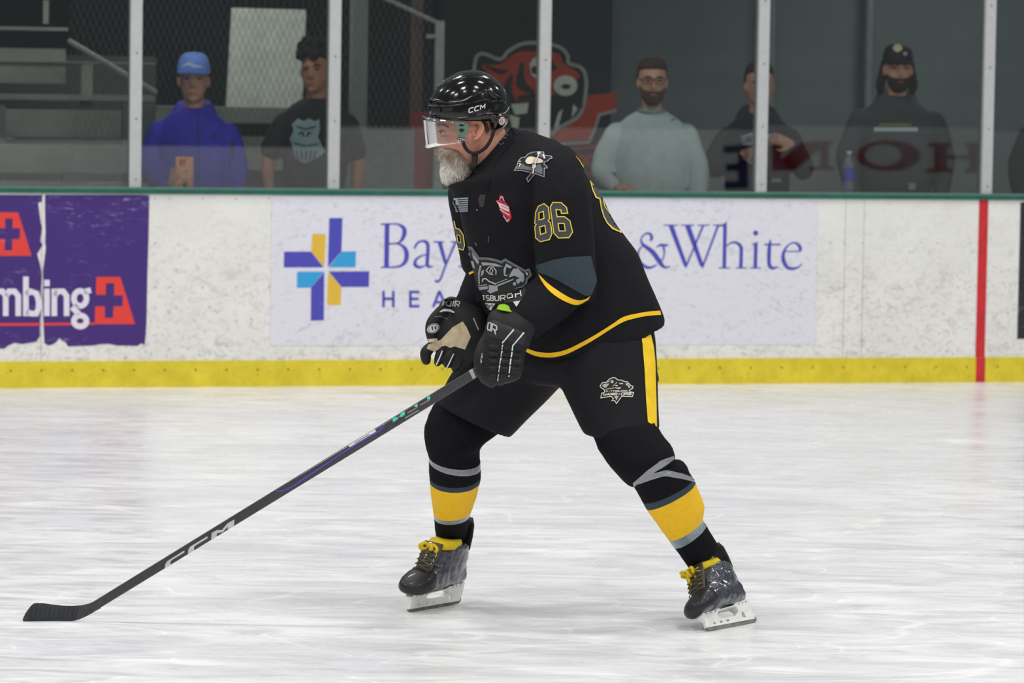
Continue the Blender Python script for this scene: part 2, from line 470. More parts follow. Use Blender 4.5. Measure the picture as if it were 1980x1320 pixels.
# ------------------------------------------------------------------ advertisements
zD = zoom(0, 370, 4.257); c1 = plane_cast(.0014)
PUR = vinyl('vinyl_purple', RGB(62, 32, 116), RGB(200, 196, 214), .9, 9)
ad = decal('advertisement', [zD((372, 28), (1230, 28), (1222, 400), (1215, 620), (1206, 1080), (1192, 1262), (1160, 1250), (1130, 1272), (1040, 1268), (960, 1268), (900, 1254), (830, 1256), (760, 1268), (640, 1272), (560, 1276), (540, 1240), (505, 1225), (490, 1204), (470, 1232), (440, 1256), (400, 1268), (366, 1248), (358, 1100), (355, 1000), (350, 900), (355, 800), (354, 720), (352, 660), (366, 560), (378, 460), (372, 420), (375, 330), (372, 250), (370, 120)),
    zD((-1500, 20), (348, 30), (345, 82), (314, 95), (322, 150), (336, 258), (346, 300), (331, 408), (352, 440), (306, 515), (330, 600), (345, 700), (335, 800), (335, 1000), (328, 1090), (330, 1188), (300, 1236), (240, 1246), (180, 1256), (120, 1244), (60, 1272), (40, 1292), (-200, 1296), (-1500, 1310))],
    c1, PUR, None, off=.0004, g=60, label='scratched purple vinyl advertisement with white lettering and red crosses', cat='advertisement')
c2 = plane_cast(.0022)
VR = vinyl('vinyl_red', RGB(226, 60, 50), RGB(235, 200, 200), .5)
decal('emblem', [zD((792, 703), (990, 703), (1112, 1092), (780, 1092), (783, 945), (864, 945), (862, 1040), (930, 1040), (935, 945), (1008, 945), (1012, 855), (940, 855), (940, 755), (872, 755), (870, 850), (790, 850)),
    zD((-80, 172), (150, 172), (260, 530), (-110, 530), (-110, 390), (40, 392), (38, 485), (100, 485), (102, 392), (162, 392), (165, 303), (104, 303), (104, 222), (42, 222), (42, 303), (-90, 303)),
    zD((-1500, 1092), (335, 1082), (335, 1104), (-1500, 1112)), zD((358, 1082), (785, 1078), (785, 1096), (358, 1104))], c2, VR, ad, off=.0004, g=40, split=True, label='red cross emblems')
def ZS(z, s, pts, w, n=0, closed=False):
    return stroke(z(*pts), [k / s for k in w] if isinstance(w, list) else w / s, n, closed)
W = 46; T = []
for pts in ([(-50, 1025), (-50, 810)], [(47, 1025), (47, 860), (20, 822), (-20, 822), (-45, 860)], [(150, 1025), (150, 860), (120, 822), (75, 822), (50, 860)],
            [(213, 700), (213, 1025)], [(215, 850), (250, 822), (300, 840), (318, 900), (318, 960), (298, 1005), (255, 1005), (215, 985)],
            [(386, 800), (386, 1025)], [(386, 727), (386, 780)], [(447, 800), (447, 1025)], [(548, 1025), (548, 860), (520, 822), (475, 822), (450, 860)],
            [(690, 826), (748, 812)], [(640, 935), (608, 968), (650, 1008)]):
    T.append(ZS(zD, 4.257, pts, W))
for c, rx, ry in (((660, 880), 52, 62), ((660, 1066), 52, 46)):
    T.append(ZS(zD, 4.257, [(c[0] + rx * math.cos(q * .3142), c[1] + ry * math.sin(q * .3142)) for q in range(20)], W, 0, True))
VW = vinyl('vinyl_white', RGB(226, 222, 234), RGB(90, 60, 140), .45)
decal('lettering', [T[0:3], T[3:5], T[5:7], T[7:9], T[9:13]], plane_cast(.0026), VW, ad, off=.0004, g=30, split=True)
# health ad
LAV = bpy.data.materials.new('vinyl_lavender'); LAV.use_nodes = True
t = NT(LAV); n1 = t.noise(17, 7, .75, t.coord((1, 1, 1.8)), 1.3); n2 = t.noise(4, 3)
kk = t.math('MULTIPLY', t.ramp(n1, [(.53, (0, 0, 0)), (.68, (.85, .85, .85))]), t.ramp(n2, [(.3, (.3,) * 3), (.6, (.9,) * 3)]))
t.base(t.mix(kk, RGB(224, 223, 232), RGB(160, 158, 164))); t.b.inputs['Roughness'].default_value = .42
ad2 = decal('advertisement', [[(526, 378), (1582, 381), (1576, 666), (522, 668)]], c1, LAV, None, off=.0004, g=80, label='pale lavender health advertisement with blue serif lettering behind the player', cat='advertisement')
VB = vinyl('vinyl_blue', RGB(72, 70, 178), RGB(150, 150, 205), .6); VC = vinyl('vinyl_cyan', RGB(48, 158, 218), RGB(150, 200, 230), .4); VY = vinyl('vinyl_gold', RGB(226, 184, 60), RGB(236, 214, 150), .3)
zP = zoom(540, 410, 6.0)
decal('emblem', [zP((580, 68), (733, 68), (722, 455), (565, 635)), zP((55, 458), (368, 458), (515, 640), (52, 642)), zP((522, 695), (518, 1255), (365, 1260), (368, 877)), zP((574, 688), (1044, 685), (1040, 868), (722, 868))], c2, VB, ad2, off=.0004, g=40, split=True, label='blue bars of the cross')
decal('emblem', [zP((724, 457), (890, 455), (885, 640), (570, 640)), zP((207, 690), (520, 690), (366, 876), (203, 878))], c2, VC, ad2, off=.0004, g=40, split=True, label='light blue bars of the cross')
decal('emblem', [zP((385, 250), (540, 255), (522, 635), (370, 455)), zP((568, 692), (720, 870), (712, 1078), (555, 1078))], c2, VY, ad2, off=.0004, g=40, split=True, label='gold bars of the cross')
zA = zoom(720, 410, 6.6); zB = zoom(1220, 410, 10.156); zC = zoom(1390, 410, 10.156); T = []
def bold(w): return [k * 1.14 + (1.0 if k < 60 else 0) for k in w] if isinstance(w, list) else w * 1.14 + 1.0
def tA(p, w, n=5): T.append(ZS(zA, 6.6, p, bold(w), n))
def tB(p, w, n=5): T.append(ZS(zB, 10.156, p, bold(w), n))
def tC(p, w, n=5): T.append(ZS(zC, 10.156, p, bold(w), n))
tA([(188, 152), (180, 702)], 52, 0); tA([(105, 155), (230, 150)], 15, 0)
tA([(200, 155), (320, 152), (400, 205), (408, 275), (380, 345), (330, 393), (205, 405)], [14, 18, 42, 48, 36, 18, 14])
tA([(205, 405), (330, 405), (410, 455), (438, 540), (415, 640), (320, 697), (108, 704)], [14, 16, 38, 50, 40, 20, 15])
tA([(535, 465), (570, 400), (630, 368), (690, 385), (710, 440), (705, 560), (700, 660), (720, 695), (775, 690)], [20, 24, 22, 36, 38, 38, 38, 30, 10])
tA([(700, 540), (620, 560), (555, 610), (545, 670), (590, 700), (650, 693), (695, 665)], [12, 18, 28, 38, 32, 16, 12])
tA([(858, 383), (935, 655)], [44, 36], 0); tA([(778, 380), (912, 380)], 15, 0)
tA([(1062, 385), (930, 690), (880, 830), (840, 885), (800, 870)], [24, 22, 22, 24, 28]); tA([(1003, 380), (1110, 380)], 15, 0)
tA([(1095, 695), (1210, 695)], 14, 0); tA([(1155, 300), (1155, 700)], 40, 0)
for p in ([(142, 1003), (142, 1215)], [(267, 1003), (267, 1215)], [(142, 1105), (267, 1105)], [(485, 1003), (485, 1215)], [(475, 1018), (602, 1018)], [(475, 1106), (590, 1106)], [(475, 1200), (602, 1200)], [(856, 1005), (775, 1213)], [(856, 1005), (940, 1213)], [(810, 1150), (905, 1150)], [(1120, 1000), (1120, 1215)]): tA(p, 28, 0)
tB([(385, 565), (410, 490), (370, 425), (300, 418), (220, 480), (200, 560), (240, 640), (400, 760), (500, 880), (580, 1000), (660, 1080), (780, 1068)], [40, 50, 42, 28, 24, 32, 52, 78, 84, 78, 42, 14])
tB([(240, 660), (160, 740), (140, 850), (180, 980), (290, 1075), (400, 1085), (510, 1030)], [20, 28, 38, 52, 54, 38, 20])
tB([(500, 690), (560, 650), (640, 652), (740, 645)], [14, 32, 52, 14]); tB([(640, 690), (655, 800), (625, 920), (580, 960)], [42, 26, 24, 20])
tB([(782, 258), (1075, 1050)], [82, 62], 0); tB([(1072, 1090), (1240, 690), (1420, 262)], [30, 28, 36], 0); tB([(1110, 258), (1395, 1055)], [88, 66], 0); tB([(1398, 1095), (1712, 262)], [32, 38], 0)
for a, b in ((640, 920), (985, 1240), (1310, 1540), (1610, 1800)): tB([(a, 256), (b, 256)], 18, 0)
tC([(122, 235), (105, 1094)], 62, 0); tC([(0, 268), (80, 262), (165, 188)], [12, 36, 14], 0)
tC([(140, 670), (240, 602), (340, 600), (420, 660), (440, 760), (430, 1094)], [18, 26, 42, 58, 60, 60]); tC([(-6, 1096), (215, 1096)], 18, 0); tC([(330, 1096), (545, 1096)], 18, 0)
tC([(726, 605), (715, 1094)], 60, 0); tC([(648, 637), (770, 590)], 18, 0); tC([(610, 1096), (830, 1096)], 18, 0); T.append([[(1390 + (722 + 50 * math.cos(q * .4488)) / 10.156, 410 + (410 + 52 * math.sin(q * .4488)) / 10.156) for q in range(14)]])
tC([(1015, 545), (990, 700), (985, 1000), (1030, 1090), (1090, 1095), (1180, 1070)], [22, 62, 64, 58, 38, 12]); tC([(890, 635), (1212, 635)], 26, 0)
tC([(1310, 770), (1560, 768), (1600, 730), (1570, 650), (1470, 600), (1350, 660), (1270, 800), (1270, 950), (1340, 1080), (1450, 1108), (1560, 1080), (1635, 1005)], [18, 22, 56, 50, 26, 26, 52, 66, 58, 46, 28, 12])
def ring_l(cx, cy, rx, ry): T.append(stroke([(cx + rx * math.cos(q * .3142), cy + ry * math.sin(q * .3142)) for q in range(20)], [3.4 + 2.6 * abs(math.cos(q * .3142)) for q in range(20)], 0, True))
N0 = len(T)
ring_l(927, 494, 15, 21)
T.append(stroke([(958, 473), (958, 516)], 6)); T.append(stroke([(958, 484), (966, 474), (975, 477)], [2, 4, 6], 3))
T.append(stroke([(1040, 446), (1028, 436), (1014, 440), (1011, 455), (1026, 472), (1041, 486), (1041, 505), (1026, 516), (1010, 506)], [3, 3, 5, 6, 7, 7, 6, 3, 3], 4))
T.append(stroke([(1082, 482), (1070, 472), (1056, 482), (1053, 498), (1062, 513), (1082, 508)], [6, 3, 5, 7, 5, 2], 4))
ring_l(1112, 494, 15, 21)
for x_ in (1148, 1176):
    T.append(stroke([(x_, 464), (x_ - 1, 500), (x_ + 3, 514), (x_ + 14, 513)], [3, 6, 6, 2], 4)); T.append(stroke([(x_ - 8, 473), (x_ + 13, 473)], 2.6))
for seg in ([(896, 593), (908, 593)], [(934, 564), (954, 564)], [(944, 564), (944, 595)], [(990, 562), (990, 595)], [(1010, 562), (1010, 595)], [(990, 578), (1010, 578)]): T.append(stroke(seg, 4.2))
decal('lettering', [T[N0:N0 + 1], T[N0 + 1:N0 + 3], T[N0 + 3:N0 + 4], T[N0 + 4:N0 + 5], T[N0 + 5:N0 + 6], T[N0 + 6:N0 + 8], T[N0 + 8:N0 + 10], T[N0 + 10:N0 + 11], T[N0 + 11:N0 + 13], T[N0 + 13:N0 + 16], T[0:4], T[4:6], T[6:10], T[10:12], T[12:15], T[15:19], T[19:22], T[22:23], T[23:27], T[27:35], T[35:40], T[40:44], T[44:46], T[46:47]], plane_cast(.0026), VB, ad2, off=.0004, g=30, split=True)
s0 = sz(1969, 560)[0]
mk('advertisement', bbox(s0, s0 + .9, 0, .0016, sz(1975, 655)[1], sz(1975, 391)[1]), vinyl('vinyl_black', RGB(36, 36, 38), RGB(170, 170, 172), .7), label='scuffed black advertisement at the far right end of the boards', cat='advertisement')
# ------------------------------------------------------------------ posts and glass
ALU = mat('post_aluminium', RGB(186, 187, 188), .45, .15, var=(30, .06))
pc = [(-130, 366), (261, 366), (644.5, 366), (1050, 369), (1471, 371), (1907, 375), (2330, 377)]
ps = [sz(*q, -.03)[0] for q in pc]; ps = [ps[0] - 1.1] + ps + [ps[-1] + 1.2]
ordn = ['out of frame at far left', 'beyond the left edge of the photo', 'left of the blue jacket', 'in front of the black t-shirt spectator', 'above the player and through the tiger banner', 'in front of the person in the printed navy hoodie', 'right of the person in the black cap', 'beyond the right edge of the photo', 'out of frame at far right']
for i, s in enumerate(ps):
    if i in (0, 8): continue
    o = mk('glass_post', bbox(s - .031, s + .031, -.05, -.022, BT + .024, 2.75), ALU, label='white aluminium glass post ' + ordn[i], cat='post', group='posts holding the rink glass')
    mk('clamp_strip', bbox(s - .034, s + .034, -.085, -.064, BT + .024, 2.75), ALU, o)
    mb = MB()
    for z in (BT + .075, BT + .4, BT + .75, BT + 1.1, BT + 1.45):
        c = BP(s + .002, -.0212, z)
        mb.add([c + E * .006 * math.cos(q) + Vector((0, 0, .006 * math.sin(q))) for q in [k * math.pi / 4 for k in range(8)]], [tuple(range(8))])
    mk('bolts', mb.mesh(), mat('bolt_dark', RGB(120, 118, 116), .4, .5), o, kind='stuff')
GLASS = bpy.data.materials.new('rink_glass'); GLASS.use_nodes = True
nt = GLASS.node_tree; nt.nodes.remove(nt.nodes['Principled BSDF']); out = nt.nodes['Material Output']
fr = nt.nodes.new('ShaderNodeFresnel'); fr.inputs[0].default_value = 1.6
tr = nt.nodes.new('ShaderNodeBsdfTransparent'); tr.inputs[0].default_value = (.955, .97, .965, 1)
gl = nt.nodes.new('ShaderNodeBsdfGlossy'); gl.inputs['Roughness'].default_value = .0
mx = nt.nodes.new('ShaderNodeMixShader'); nt.links.new(fr.outputs[0], mx.inputs[0]); nt.links.new(tr.outputs[0], mx.inputs[1]); nt.links.new(gl.outputs[0], mx.inputs[2]); nt.links.new(mx.outputs[0], out.inputs[0])
tilt = {2: -.0030, 1: -.0022, 3: 0.0, 4: .0002, 5: .0009, 6: .0004}
for i in range(len(ps) - 1):
    tl = tilt.get(i, 0) * 1.7
    v, f = bbox(ps[i] + .004, ps[i + 1] - .004, -.063, -.051, BT + .026, 2.75)
    mk('window_%d' % (i + 1), ([q + NB * (tl * (q.z - 1.2)) for q in v], f), GLASS, kind='structure')
# boards on the opposite side of the rink, seen mirrored in the glass
OPP = 25.9
mk('wall_opposite', bbox(-9, 26, OPP, OPP + .05, 0, 1.04), mat('opposite_white', RGB(240, 240, 239), .5), kind='structure')
def mirror_cast(px, py):
    p0 = GL_ + NB * -.051; d = ray(px, py); q = CAM + d * ((p0 - CAM).dot(NB) / d.dot(NB)); r = d - NB * 2 * d.dot(NB)
    p1 = GL_ + NB * (OPP - .002); return q + r * ((p1 - q).dot(NB) / r.dot(NB)), -NB
z8 = zoom(1600, 0, 3.3); z7 = zoom(1370, 60, 3.882)
OR_ = mat('opposite_red', RGB(170, 20, 34), .5); OB = mat('opposite_blue', RGB(30, 34, 90), .5)
osign = decal('advertisement', [[ell_px(1718, 313, 62, 30), ell_px(1708, 312, 35, 21)],
    z8((640, 950), (790, 950), (790, 975), (765, 980), (765, 1030), (900, 1030), (900, 980), (880, 975), (880, 950), (1040, 950), (1040, 975), (1010, 980), (1010, 1110), (1040, 1118), (1040, 1140), (880, 1140), (880, 1118), (905, 1110), (905, 1055), (765, 1055), (765, 1110), (800, 1118), (800, 1140), (630, 1140), (630, 1118), (680, 1110), (680, 980), (640, 975)),
    z7((480, 880), (560, 880), (545, 1010), (700, 880), (930, 870), (930, 895), (900, 900), (905, 1060), (950, 1070), (950, 1090), (760, 1090), (760, 1070), (840, 1060), (840, 930), (650, 1090), (480, 1095))], mirror_cast, OR_, None, g=10, off=.001, label='red serif letters on the far boards seen mirrored in the glass', cat='advertisement')
decal('lettering', [z7((110, 870), (300, 865), (300, 1190), (110, 1195), (120, 1140), (220, 1135), (220, 1060), (130, 1060), (130, 1010), (220, 1005), (220, 925), (110, 925))], mirror_cast, OB, osign, g=10, off=.001)
# ================================================================== BEHIND THE GLASS
CONC = mat('stand_floor', RGB(70, 70, 70), .8)
mk('floor', bbox(-8, 14, -7.6, -.06, -.05, .0), CONC, kind='structure')
mk('wall_back', bbox(sz(1183, 100, -3.2)[0], 14, -3.35, -3.2, 0, 3.2), mat('wall_slate', RGB(98, 110, 110), .8, var=(3, .06)), kind='structure')
mk('wall_stands', bbox(-8, sz(1190, 100, -7.2)[0] + 1, -7.4, -7.2, 0, 3.2), mat('wall_dim', RGB(84, 94, 94), .85, var=(3, .08)), kind='structure')
mk('ceiling_shade_added', bbox(-8, 14, -7.6, -.10, 3.2, 3.3), mat('soffit_added', RGB(90, 92, 92), .9), kind='structure')  # unseen low ceiling, added to shade the spectators from the rink light
s0 = sz(1183, 100, -3.3)[0]; 
mk('banner_wall', bbox(sz(857, 100, -3.0)[0], sz(1183, 100, -3.0)[0], -3.12, -3.0, 0, 3.2), mat('wall_black', RGB(30, 29, 30), .8), kind='structure').name = 'wall_dark'
mk('trim_2', bbox(sz(1064, 100, -2.98)[0], sz(1183, 100, -2.98)[0], -3.0, -2.985, 0, 3.2), mat('navy_panel', RGB(26, 30, 42), .7), kind='structure')
for px in (1690, 1500):
    s, z = sz(px, 100, -3.0); c = BP(s, -3.1, 0)
    mk('pole', tube([c, c + Vector((0, 0, 3.2))], .03, 12), mat('pole_slate', RGB(112, 122, 122), .6), label='slim slate grey pole on the wall ' + ('left of the black cap' if px == 1690 else 'beside the navy hoodie'), cat='pole', smooth=True)
# tiger banner
z5 = zoom(880, 0, 3.474); cb = plane_cast(-2.975)
ORG = mat('banner_orange', RGB(172, 56, 28), .7); GRY = mat('banner_grey', RGB(150, 156, 150), .7); BLK = mat('banner_black', RGB(18, 20, 22), .7); PAL = mat('banner_pale', RGB(196, 206, 190), .7)
ban = decal('banner', [catmull(z5((120, 560), (135, 400), (185, 360), (300, 398), (360, 340), (460, 292), (600, 292), (700, 318), (752, 370), (760, 425), (840, 452), (876, 520), (872, 640), (840, 760), (780, 812), (690, 860), (560, 930), (300, 900), (200, 700)), 4, True)], cb, BLK, None, off=.002, g=40, label='black and orange tiger head banner on the dark wall', cat='banner')
decal('head', [catmull(z5((180, 440), (300, 430), (420, 350), (560, 350), (690, 360), (730, 430), (800, 470), (830, 520), (700, 620), (560, 660), (430, 680), (350, 650), (250, 520)), 4, True), z5((890, 640), (1082, 620), (1082, 738), (970, 765), (935, 850), (905, 940), (700, 950), (640, 920), (790, 812), (850, 760))], cb, ORG, ban, off=.006, g=30, split=True)
decal('outline', [stroke(catmull(z5((120, 560), (135, 400), (185, 360), (300, 398), (360, 340), (460, 292), (600, 292), (700, 318), (752, 370), (760, 425), (840, 452), (876, 520), (872, 640), (840, 760), (780, 812), (690, 860), (645, 905)), 4), 7), stroke(z5((1080, 740), (965, 772), (935, 870), (895, 955), (700, 965)), 6)], cb, GRY, ban, off=.010, g=30, split=True)
decal('stripes', [stroke(z5((380, 500), (350, 600), (400, 690)), [5, 16, 5], 4), stroke(z5((450, 420), (440, 560), (530, 620)), [4, 18, 6], 4), stroke(z5((640, 400), (660, 470)), [4, 14]), stroke(z5((420, 660), (540, 640)), 10), z5((640, 640), (860, 600), (855, 720), (800, 790), (660, 850), (640, 760)), stroke(z5((200, 440), (300, 480), (360, 470)), [3, 10, 3], 3)], cb, BLK, ban, off=.010, g=30, split=True)
decal('markings', [z5((520, 390), (560, 380), (560, 540), (505, 500), (498, 430)), ell_px(*z5((738, 575))[0], 23, 20), z5((370, 700), (490, 690), (480, 760), (400, 770)), z5((560, 690), (640, 640), (610, 780), (540, 800)), z5((690, 760), (720, 730), (690, 850), (660, 860)), z5((790, 700), (820, 730), (780, 790)), z5((360, 770), (430, 790), (420, 860), (380, 860))], cb, PAL, ban, off=.011, g=30, split=True)
decal('pupils', [ell_px(*z5((742, 580))[0], 9, 5), ell_px(*z5((530, 470))[0], 6, 8)], cb, BLK, ban, off=.014, g=30, split=True)
RDK = mat('banner_dark_red', RGB(140, 40, 26), .7)
decal('lettering', text_px('ERS', z5((700, 1170))[0], z5((965, 1165))[0], (0, -34), 8) + [z5((700, 990), (965, 975), (965, 1000), (700, 1010))], cb, RDK, ban, off=.006, g=30, kind='stuff')
# bleachers
BG = mat('bleacher_alu', RGB(146, 150, 142), .6, .1, var=(8, .1)); BD = mat('bleacher_dark', RGB(96, 102, 98), .6)
bl = empty('bleachers', BP(sz(100, 300, -1.6)[0], -1.6, 0), 'grey aluminium bleachers with plank rows at far left behind the glass', 'bleachers')
for x0, y0, x1, y1, o, th, nm in ((-260, 350, 300, 372, -1.0, .26, 'seat_plank'), (-260, 275, 246, 336, -1.05, .04, 'riser_panel'), (-260, 207, 256, 267, -1.5, .04, 'riser_panel'), (-260, 264, 30, 268, -1.3, .3, 'seat_plank'), (-260, 178, 300, 196, -1.9, .28, 'seat_plank'), (-260, 88, 127, 162, -2.4, .04, 'riser_panel'),
        (-260, 112, 300, 124, -2.35, .25, 'seat_plank'), (-260, 46, 132, 60, -2.8, .26, 'seat_plank'), (158, 124, 179, 206, -2.0, .05, 'post'), (120, 333, 170, 352, -1.03, .05, 'bracket'), (238, 200, 300, 364, -1.1, .05, 'bracket'), (-260, 200, 10, 364, -1.25, .05, 'bracket'), (84, 0, 94, 46, -2.85, .03, 'post'), (300, 205, 640, 240, -2.0, .25, 'seat_plank'), (300, 262, 640, 330, -1.5, .04, 'riser_panel')):
    mk(nm, pbox(x0, y0, x1, y1, o, th), BG if nm != 'bracket' else BD, bl)
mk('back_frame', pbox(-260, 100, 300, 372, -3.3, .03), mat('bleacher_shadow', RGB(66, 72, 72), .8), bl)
a = sz(135, 80, -2.1); b = sz(300, 178, -2.1)
mk('stair_rail', tube([BP(a[0], -2.1, a[1]), BP(b[0], -2.1, b[1])], .016, 8), BG, bl, smooth=True)
# bright panel and safety net
WP = mat('pale_panel', RGB(232, 240, 228), .6)
q = [sz(*p, -2.6) for p in ((450, 15), (592, 19), (584, 219), (438, 215))]
fr_ = [BP(s, -2.6, z) for s, z in q]; bk = [BP(s, -2.64, z) for s, z in q]
mk('notice_board', box8([fr_[3], fr_[2], bk[2], bk[3], fr_[0], fr_[1], bk[1], bk[0]]), WP, label='pale blank board hanging behind the safety net', cat='board')
net = MB(); r = .0012; zt, zb = 3.15, sz(500, 300, -.93)[1]; sa, sb = sz(135, 100, -.93)[0], sz(835, 100, -.93)[0]; dzn = zt - zb
for sgn in (1, -1):
    k = -dzn * .42
    while k < (sb - sa) + dzn * .42:
        p = []
        for zz in (0, dzn):
            ss = k + sgn * zz * .42; p.append((ss, zz))
        # clip to the rectangle
        (a0, z0), (a1, z1) = p
        def cl(a, z, b, y):
            if a < 0: z += (y - z) * (0 - a) / (b - a); a = 0
            elif a > sb - sa: z += (y - z) * (sb - sa - a) / (b - a); a = sb - sa
            return a, z
        if not ((a0 < 0 and a1 < 0) or (a0 > sb - sa and a1 > sb - sa)):
            q0 = cl(a0, z0, a1, z1); q1 = cl(a1, z1, a0, z0)
            A = BP(sa + q0[0], -.93, zb + q0[1]); B = BP(sa + q1[0], -.93, zb + q1[1])
            u = E * r; n3 = NB * r
            net.add([A + u, A - u * .5 + n3, A - u * .5 - n3, B + u, B - u * .5 + n3, B - u * .5 - n3], [(0, 1, 4, 3), (1, 2, 5, 4), (2, 0, 3, 5)])
        k += .036
mk('safety_net', net.mesh(), mat('net_cord', RGB(96, 104, 98), .8), label='grey diamond mesh safety net hanging behind the left spectators', cat='net', kind='stuff')
# gate beside the stands
gt = empty('gate', BP(sz(765, 366, -1.6)[0], -1.6, 0), 'grey gate with slanting top pipe and mesh panel beside the dark wall', 'gate')
GT = mat('gate_grey', RGB(150, 158, 152), .5, .1); a = sz(735, -8, -1.6); b = sz(849, 46, -1.6); c = sz(849, 372, -1.6)
mk('top_pipe', tube([BP(a[0], -1.6, a[1]), BP(b[0], -1.6, b[1])], .016, 10), GT, gt, smooth=True)
mk('post', pbox(843, 40, 855, 372, -1.58, .035), GT, gt)
mk('lower_panel', pbox(655, 250, 800, 372, -1.62, .02), mat('gate_panel', RGB(116, 124, 122), .6), gt)
mk('hinge', pbox(826, 66, 850, 74, -1.59, .02), GT, gt)
s, z = sz(694, 300, -1.75); c0 = BP(s, -1.75, 0)
mk('column', bbox(s - .045, s + .045, -1.84, -1.75, 0, 3.2), mat('column_grey', RGB(120, 130, 122), .6), label='grey steel column behind the black t-shirt spectator', cat='column')
mk('red_post', pbox(797, 215, 838, 400, -1.7, .06), mat('red_pad', RGB(150, 44, 36), .7), label='dark red padded post beside the gate', cat='post')
mk('brown_post', pbox(800, -20, 816, 216, -1.72, .05), mat('brown_post', RGB(84, 62, 54), .7), label='brown post rising above the red pad by the gate', cat='post')
# ================================================================== THE PLAYER
BLKJ = mat('jersey_black', RGB(25, 24, 28), .85, spec=.12, var=(60, .12), bump=(700, .25, .0008))
BLKP = mat('pants_black', RGB(28, 28, 31), .8, spec=.15, var=(50, .1), bump=(500, .2, .0006))
BLKS = mat('sock_black', RGB(21, 21, 25), .9, spec=.1, var=(80, .12), bump=(400, .3, .001))
SLATE = mat('slate_fabric', RGB(50, 62, 70), .8, spec=.25, var=(70, .08))
GOLD = mat('gold_fabric', RGB(236, 186, 32), .75, spec=.25, var=(70, .06))
GOLDT = mat('gold_thread', RGB(228, 200, 70), .7)
NUMF = mat('number_fill', RGB(62, 64, 74), .8)
SILV = mat('patch_silver', RGB(150, 152, 156), .7); SILD = mat('patch_grey', RGB(98, 101, 106), .75); PWHT = mat('patch_white', RGB(216, 212, 204), .75); PBLK = mat('patch_black', RGB(22, 22, 24), .8)
PRED = mat('patch_red', RGB(190, 34, 52), .7); PBLU = mat('patch_blue', RGB(40, 44, 120), .7); CREAM = mat('patch_cream', RGB(222, 208, 186), .75)
SKIN = mat('skin', RGB(206, 146, 122), .55, spec=.4, var=(45, .10), bump=(300, .15, .0006))
# --- body: one continuous figure under the kit (head, neck, trunk, limbs)
def cap_px(pts, rad, n=14): return capsule([P(*p) for p in pts], rad, n)
HY = 12.02      # depth of the head
head = loft_px([(872, 168, 952, 168, HY, .045), (850, 182, 966, 180, HY, .066), (843, 200, 972, 198, HY, .074), (839, 220, 974, 218, HY, .077), (838, 236, 972, 236, HY, .075), (844, 250, 966, 250, HY, .073), (846, 262, 958, 262, HY, .071), (848, 275, 950, 275, HY, .068), (849, 290, 943, 288, HY, .062), (855, 303, 936, 300, HY, .056), (858, 318, 926, 312, HY, .048), (864, 334, 912, 326, HY, .036), (874, 342, 900, 334, HY, .02)], 36)
nose = loft_px([(842, 246, 862, 246, HY, .008), (840, 256, 862, 256, HY, .010), (837, 266, 862, 266, HY, .013), (834, 274, 862, 274, HY, .017), (836, 280, 862, 280, HY, .018), (843, 284, 862, 284, HY, .012)], 20)
lips = ellipsoid(P(852, 301, HY), .010, .024, .007)
brow = ellipsoid(P(846, 243, HY), .013, .055, .010)
cheek = ellipsoid(P(866, 272, HY - .045), .026, .018, .020); cheek2 = ellipsoid(P(866, 272, HY + .045), .026, .018, .020)
eyel = ellipsoid(P(857, 256, HY - .038), .014, .013, .0085); eyel2 = ellipsoid(P(857, 256, HY + .038), .014, .013, .0085)
neck = loft_px([(905, 275, 972, 240, HY, .058), (912, 300, 980, 262, HY, .060), (918, 325, 992, 285, HY, .066), (925, 345, 1000, 310, HY, .07)], 28)
EAR = Vector((1, 0, 0))
def ear(Y, sg):
    rim = [P(*q, Y) for q in ((912, 245), (911, 236), (918, 232), (928, 233), (934, 241), (934, 252), (929, 261), (922, 268), (917, 268))]
    rim = [q + Vector((0, sg * .012 * (1 if i > 1 else .4), 0)) for i, q in enumerate(rim)]
    return [capsule(rim, [.0045] * 8 + [.0055], 10, 4), ellipsoid(P(922, 250, Y) + Vector((0, sg * .004, 0)), .017, .006, .026)]
ears = ear(HY - .070, -1) + ear(HY + .070, 1)
trunk = loft_px([(935, 330, 1000, 300, 12.0, .06), (930, 380, 1080, 335, 12.0, .13), (950, 440, 1140, 405, 12.0, .15), (985, 540, 1190, 505, 12.0, .13), (1050, 630, 1220, 605, 11.98, .12), (1080, 700, 1220, 690, 11.97, .12)], 24)
armL = cap_px([(1078, 335, 11.86), (1092, 430, 11.78), (1100, 535, 11.75), (1045, 585, 11.69), (992, 625, 11.64), (972, 655, 11.61)], [.05, .05, .045, .036, .024, .02])
armR = cap_px([(912, 380, 12.18), (918, 450, 12.2), (928, 525, 12.17), (910, 572, 12.09), (886, 612, 12.0), (874, 640, 11.96)], [.05, .05, .045, .038, .030, .026])
legL = cap_px([(1180, 690, 11.88), (1205, 780, 11.80), (1228, 880, 11.70), (1300, 980, 11.80), (1368, 1085, 11.95)], [.075, .07, .058, .044, .022])
legR = cap_px([(1050, 700, 12.06), (970, 770, 12.06), (885, 850, 12.0), (878, 950, 12.08), (880, 1060, 12.26)], [.075, .07, .058, .046, .030])
pl = mk('person', union([head, nose, lips, brow, cheek, cheek2, eyel, eyel2, neck, trunk, armL, armR, legL, legR] + ears, .0042, 4), SKIN,
        label='grey-bearded hockey player in black and gold kit number 86 skating left', cat='person')
hb = on_bvh(bvh(pl))
for Y, sg in ((HY - .038, 1), (HY + .038, -1)):
    e = mk('eye', ellipsoid(P(856, 257, Y - sg * .010), .0075, .006, .0045, 12, 8), mat('eye_white', RGB(205, 198, 192), .25), pl, smooth=True)
    mk('iris', ellipsoid(P(852.5, 257, Y - sg * .0125), .0035, .0045, .0035, 10, 8), mat('iris', RGB(52, 60, 66), .2), e, smooth=True)
